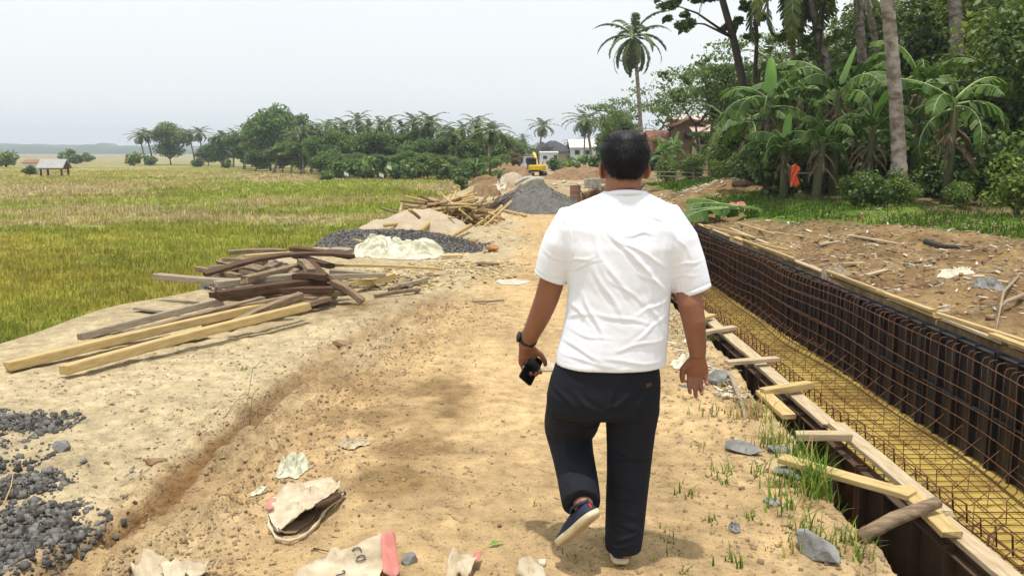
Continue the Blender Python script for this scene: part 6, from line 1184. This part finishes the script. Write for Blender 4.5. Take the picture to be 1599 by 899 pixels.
def build_hair():
    nt, nz = 90, 60; T = np.linspace(0, 2 * np.pi, nt, endpoint=False); Zs = np.concatenate([np.linspace(.035, .20, 44), np.array([.207, .213, .218, .222, .226, .229, .232, .234, .2355, .2365, .237, .2374, .2376, .2378, .238, .238])])
    vs = []; keep = []
    for z in Zs:
        hw, hd, yc = head_profile(min(z, .236)); 
        for t in T:
            x, y = math.cos(t), math.sin(t); phi = abs(math.degrees(math.atan2(x, -y))); hl = np.interp(phi, [0, 22, 32, 50, 64, 78, 95, 120, 180], [.050, .052, .060, .078, .094, .110, .138, .170, .200]) + .003 * float(vn(t * 9, 0.3, 1, 7))
            m = float(ss(hl - .004, hl + .045, z)); m2 = float(ss(hl - .006, hl + .004, z)); off = -.004 + .005 * m2 + .0125 * m + (.0022 * float(fbm(t * 5, z * 50, 1, 3, 5))) * m2
            e = 2 / 2.15; px_ = math.copysign(abs(x) ** e, x) * (hw + off * min(1, hw / .03)); py_ = math.copysign(abs(y) ** e, y) * (hd + off * min(1, hd / .03)); top = max(0, (z - .16) / .076) ** 1.5 * .008
            vs.append((HX + px_, HY + yc + py_, chin + z + top)); keep.append(m2)
    fs = []; nz = len(Zs)
    for k in range(nz - 1):
        for i in range(nt):
            j = (i + 1) % nt
            if max(keep[k * nt + i], keep[k * nt + j], keep[(k + 1) * nt + i], keep[(k + 1) * nt + j]) > .02: fs.append((k * nt + i, k * nt + j, (k + 1) * nt + j, (k + 1) * nt + i))
    fs.append(tuple(range((nz - 1) * nt, nz * nt))); used = set(i for f in fs for i in f); mp = {}; v2 = []
    for i in sorted(used): mp[i] = len(v2); v2.append(vs[i])
    mb = MB(); mb.add(v2, [tuple(mp[i] for i in f) for f in fs]); o = mb.build('hair', M['hair'], None, True); mine(o)
    bpy.context.view_layer.update(); c, n = coords(o); k = 17000; lo = np.where(c[:, 2] < chin + .222)[0]; hi = np.where((c[:, 2] >= chin + .222) & (np.hypot(c[:, 0] - HX, c[:, 1] - HY) > .022))[0]; idx = np.concatenate([RNG.choice(lo, k - 400), RNG.choice(hi, 400)]); p = c[idx] + RNG.normal(0, .0018, (k, 3)); nn = n[idx]; dn = np.array([0, 0, -1.0]) + nn * .55 + RNG.normal(0, .28, (k, 3)); topm = (c[idx][:, 2] > chin + .2)[:, None]; dn = np.where(topm, nn * .5 + RNG.normal(0, .6, (k, 3)), dn); dn /= np.linalg.norm(dn, axis=1)[:, None]
    L = (.006 + .007 * RNG.random(k))[:, None]; s = np.cross(dn, nn); s /= np.linalg.norm(s, axis=1)[:, None] + 1e-9; w = .0007; p = p - nn * .0012
    v = np.stack([p - s * w, p + s * w, p + dn * L], 1).reshape(-1, 3); f = np.arange(k * 3).reshape(-1, 3); st = npmesh('hair_strands', v, f, M['hair']); mine(st, o)
build_hair()
def build_shirt():
    mb = MB()
    mb.loft([PR(975, 297, HY, 31, .066, 2.1, -.012), PR(975, 303, HY, 40, .074, 2.1, -.012), PR(974, 310, HY, 56, .084, 2.1, -.01), PR(972, 321, HY, 80, .098, 2.2), PR(970, 336, HY, 97, .112, 2.3), PR(968, 356, HY, 104, .126, 2.3), PR(968, 385, HY, 97, .140, 2.3), PR(968, 420, HY, 84, .145, 2.3), PR(967, 450, HY, 80, .145, 2.3), PR(964, 490, HY, 81, .148, 2.3), PR(960, 520, HY, 83, .155, 2.3), PR(955, 545, HY, 85, .158, 2.3), PR(953, 566, HY, 86, .160, 2.3)])
    mb.tube([W(925, 342, 3.10), W(896, 350, 3.10), W(880, 380, 3.115), W(869, 406, 3.13), W(861.5, 429, 3.14)], [.060, .080, .080, .074, .067], 20); mb.tube([W(1008, 342, 3.09), W(1036, 348, 3.09), W(1057, 380, 3.08), W(1069, 412, 3.08), W(1081.5, 450, 3.075)], [.060, .084, .083, .078, .070], 20)
    o = mb.build('shirt', M['shirt'], None); remesh(o, .0055, 9, .5)
    segs = [(953, 363, 1004, 419, .006, .009), (967, 377, 1037, 414, .006, .008), (985, 367, 1018, 366, .004, .006), (893, 412, 925, 402, .005, .007), (890, 425, 935, 408, .004, .007), (1056, 350, 1047, 455, -.004, .004), (897, 345, 893, 432, -.004, .004), (915, 465, 940, 528, .006, .011), (934, 428, 968, 492, .006, .012), (1004, 428, 1041, 456, .005, .009), (873, 535, 934, 559, .005, .010), (934, 489, 1013, 507, .004, .010), (967, 545, 1032, 533, .005, .009), (878, 505, 920, 492, .004, .009), (950, 562, 1036, 568, .004, .008), (985, 395, 1030, 450, .006, .010), (925, 360, 950, 440, .004, .014), (1010, 470, 1040, 520, .004, .010), (880, 560, 960, 570, .003, .009), (940, 400, 985, 470, .004, .010), (1044, 470, 1000, 490, .005, .009), (1040, 500, 990, 530, .004, .009), (884, 470, 915, 500, .005, .010), (960, 440, 1010, 480, .004, .008), (895, 520, 950, 530, .003, .008), (850, 400, 882, 412, .003, .006), (1062, 420, 1095, 410, .004, .007), (1055, 440, 1090, 432, .003, .006), (1060, 370, 1080, 400, .004, .008), (866, 570, 1038, 577, -.0018, .003), (905, 330, 940, 345, .003, .008), (1000, 325, 1040, 345, .003, .009)]
    segs = [(a, b, c, d, e * .72, f * .75) for a, b, c, d, e, f in segs]
    folds(o, segs, 2.96, base=lambda c: .0007 * fbm(c[:, 0] * 1.0, c[:, 2] * .6, 70, 3, 13) + .0045 * fbm(c[:, 0] * 1.0 + c[:, 2] * .9, c[:, 2] * .8 - c[:, 0] * .5, 9, 3, 3) + .003 * ss(1.05, .80, c[:, 2]) * fbm(c[:, 0] * .5, c[:, 2] * 1.8, 14, 2, 5))
    mine(o)
    mb = MB(); k = 40; cc = W(975, 299.5, HY); pts = [V((cc.x + math.cos(t) * .0765, HY - .012 + math.sin(t) * .0735, cc.z + .002 - .030 * (math.sin(t) + 1) * .6)) for t in np.linspace(0, 2 * np.pi, k)]; mb.tube(pts, .0062, 8, cap=False, flat=1.6, up=(0, 0, 1)); c = mb.build('collar', M['shirt'], None, True); c.parent = o
    for (a, b, r) in ((W(861.5, 429, 3.14), W(858.8, 436, 3.142), .0685), (W(1081.5, 450, 3.075), W(1084, 457.5, 3.074), .0712)):
        mb = MB(); d = (b - a).normalized(); u = V((0, 1, 0)); u = (u - d * u.dot(d)).normalized(); w = d.cross(u); R = []
        for rr, t in ((r - .010, -.004), (r - .0035, -.004), (r - .0022, .0), (r - .0022, .012), (r - .005, .014), (r - .009, .010)): R.append(ring(a + d * t, rr, rr, 2, 40, u, w))
        mb.loft(R, cap=False); c = mb.build('sleeve_hem', M['shirt'], None, True); c.parent = o
build_shirt()
def build_trousers():
    mb = MB(); mb.loft([PR(948, 566, HY, 80, .140), PR(945, 590, HY, 86, .148), PR(942, 615, HY, 88.5, .150), PR(940, 637, HY, 87, .140), PR(941, 646, HY, 78, .11)])
    L = [(903, 610, 3.10, 46), (897, 640, 3.17, 45), (892, 660, 3.24, 42.5), (889, 674, 3.27, 38.5), (891, 690, 3.235, 34.5), (895, 712, 3.17, 32.5), (901, 742, 3.08, 31.8), (905, 766, 3.01, 31.6), (908, 787, 2.95, 30.6)]
    mb.tube([W(x, y, Y) for x, y, Y, r in L], [r * pxm(y, Y) for x, y, Y, r in L], 22)
    R = [(986, 610, 3.10, 44), (987, 640, 3.11, 42.5), (985, 670, 3.115, 38.5), (983.5, 700, 3.12, 36), (981, 740, 3.115, 33.5), (978, 780, 3.10, 32), (975.5, 820, 3.09, 30.5), (974, 840, 3.085, 29.5), (973, 857, 3.08, 28)]
    mb.loft([ring(W(x, y, Y), r * pxm(y, Y), r * pxm(y, Y) * 1.05, 2.1) for x, y, Y, r in R])
    o = mb.build('trousers', M['trouser'], None); remesh(o, .006, 7, .5)
    segs = [(862, 655, 925, 668, .006, .009), (870, 668, 928, 655, .006, .008), (868, 690, 915, 680, .005, .008), (950, 705, 1010, 720, .004, .010), (948, 730, 1005, 715, .004, .009), (945, 845, 1000, 838, .005, .008), (946, 858, 1000, 852, .004, .007), (948, 800, 1000, 810, .003, .010), (880, 775, 930, 768, .003, .008), (945, 635, 985, 610, .004, .010), (935, 640, 900, 615, .004, .010), (955, 595, 957, 635, -.003, .006), (960, 660, 1015, 650, .003, .010), (890, 700, 885, 770, .003, .012)]
    segs = [(a, b, c, d, e * 1.4, f) for a, b, c, d, e, f in segs] + [(865, 600, 900, 640, .005, .009), (1020, 600, 985, 640, .005, .009), (875, 720, 925, 735, .004, .008), (955, 760, 1005, 772, .004, .008), (950, 785, 1000, 778, .004, .007), (955, 820, 998, 828, .004, .007), (870, 745, 920, 752, .004, .008)]
    folds(o, segs, 3.0, base=lambda c: .005 * fbm(c[:, 0], c[:, 2], 7, 3, 6) + .002 * fbm(c[:, 0] * .4, c[:, 2] * 1.8, 18, 2, 8)); mine(o)
    bpy.context.view_layer.update(); dd = V(ray(1013, 601)); ok, loc, nrm, _ = o.ray_cast(V((0, 0, CAMH)), dd.normalized())
    if ok:
        q = MB(); s = V((0, 0, 1)).cross(nrm).normalized(); u = nrm.cross(s); q.loft([[loc + nrm * k + s * a * .014 + u * b * .008 for a, b in ((-1, -1), (1, -1), (1, 1), (-1, 1))] for k in (-.002, .0015)]); x = q.build('leather_patch', M['leather']); x.parent = o
build_trousers()
def build_shoe(M4, label=None):
    def X(p): return M4 @ V(p)
    Ys = [0, .010, .035, .08, .13, .18, .22, .25, .268, .275]; Wd = [.016, .028, .035, .036, .035, .043, .044, .036, .022, .008]; Xo = [0, 0, 0, .001, .003, .004, .002, -.003, -.006, -.007]; Ht = [.035, .062, .072, .066, .070, .060, .048, .040, .032, .026]
    out = [(x + w_ * s, y) for s in (1,) for x, w_, y in zip(Xo, Wd, Ys)] + [(x - w_, y) for x, w_, y in reversed(list(zip(Xo, Wd, Ys)))]
    def outl(k, z): return [X((x * 1.0 + (x) * (k - 1), (y - .137) * k + .137, z)) for x, y in out]
    mb = MB(); mb.loft([outl(.96, .004), outl(1.05, .006), outl(1.06, .013), outl(1.05, .026), outl(.95, .028)]); so = mb.build('sole', M['sole'], None, True)
    mb = MB(); mb.loft([outl(.97, 0), outl(.99, .0052)]); 
    for k in range(16): mb.box(X((0, .022 + k * .0155, -.0012)), .052, .006, .003, M4.to_3x3())
    ou = mb.build('tread', M['outsole'])
    mb = MB(); rings = []
    for y, w_, x, h in zip(Ys, Wd, Xo, Ht): rings.append([X((x + math.cos(t) * w_ * (1.0 if math.sin(t) < .6 else .95), y, .018 + max(0, math.sin(t)) ** .75 * (h - .018) if math.sin(t) > 0 else .018)) for t in np.linspace(-.3, math.pi + .3, 16)])
    mb.loft(rings); up = mb.build('upper', M['shoe'], None, True)
    mb = MB(); mb.tube([X((math.cos(t) * .031, .060 + math.sin(t) * .050, .070 + .004 * math.cos(2 * t))) for t in np.linspace(0, 6.283, 20)], .006, 6, cap=False); op = mb.build('collar', M['shoe'], None, True)
    mb = MB(); mb.box(X((.0, -.0005, .045)), .008, .004, .016, M4.to_3x3()); tb = mb.build('heel_tab', M['red'])
    root = bpy.data.objects.new('shoe', None); link(root, man); root.matrix_parent_inverse = man.matrix_world.inverted()
    for q in (so, ou, up, op, tb): q.parent = root
def frame(heel, toe, upv):
    y = (V(toe) - V(heel)).normalized(); u = V(upv); z = (u - y * u.dot(y)).normalized(); x = y.cross(z); m = Matrix((x, y, z)).transposed().to_4x4(); m.translation = V(heel); return m
h = V((W(969, 870, 3.06).x, 3.045, .006)); build_shoe(frame(h, h + V((.02, 1, 0)), (0, 0, 1)))
build_shoe(frame(W(931, 806, 2.87), W(873, 856, 3.06), V((-.62, .72, .55))))
def build_watch():
    a, b = W(827, 524, 3.262), W(823, 533.5, 3.28); d = (b - a).normalized(); u = V((1, 0, 0)); u = (u - d * u.dot(d)).normalized(); w = d.cross(u); c = (a + b) / 2; root = bpy.data.objects.new('wristwatch', None); link(root, man); root.matrix_parent_inverse = man.matrix_world.inverted()
    mb = MB(); mb.loft([ring(c + d * t, r, r * .95, 2, 32, u, w) for r, t in ((.030, -.013), (.0372, -.013), (.0385, 0), (.0372, .013), (.030, .013))], cap=False); o = mb.build('strap', M['watch'], None, True); o.parent = root
    mb = MB(); q = -u; mb.loft([ring(c + q * t, r, r, 2.6, 24, d, w) for t, r in ((.032, .019), (.040, .021), (.045, .020), (.046, .016))]); o = mb.build('watch_case', M['black_gloss'], None, False); o.parent = root
build_watch()
def build_phone():
    c = W(829, 576, 3.285); root = empty('smartphone', c); tag(root, 'black smartphone held in the walking man\'s left hand', 'phone')
    l = V((-.052, -.075, -.082)).normalized(); s = V((.5, .2, -.5)); s = (s - l * s.dot(l)).normalized(); n = l.cross(s).normalized()
    if n.y > 0: n = -n
    def slab(hl, hs, t0, t1, r=.009, k=6):
        pts = []
        for cx_, cy_, a0 in ((hl - r, hs - r, 0), (-(hl - r), hs - r, 90), (-(hl - r), -(hs - r), 180), (hl - r, -(hs - r), 270)):
            for i in range(k): a = math.radians(a0 + 90 * i / (k - 1)); pts.append((cx_ + r * math.cos(a), cy_ + r * math.sin(a)))
        return [[l * x + s * y + n * t for x, y in pts] for t in (t0, t1)]
    mb = MB(); mb.loft(slab(.062, .034, -.004, .0035)); mb.build('phone_body', M['track_p'], root); mb = MB(); mb.loft(slab(.060, .032, .0035, .0043)); mb.build('screen', M['black_gloss'], root)
    mb = MB(); Mx = Matrix((l, s, n)).transposed()
    for x, w_ in ((-.030, .012), (-.010, .018), (.014, .010)): mb.box(l * x - s * .0345, w_, .002, .004, Mx)
    mb.build('side_buttons', M['chrome'], root)
M['track_p'] = mat('black_phone_shell', (.01, .01, .011), rough=.35); build_phone()
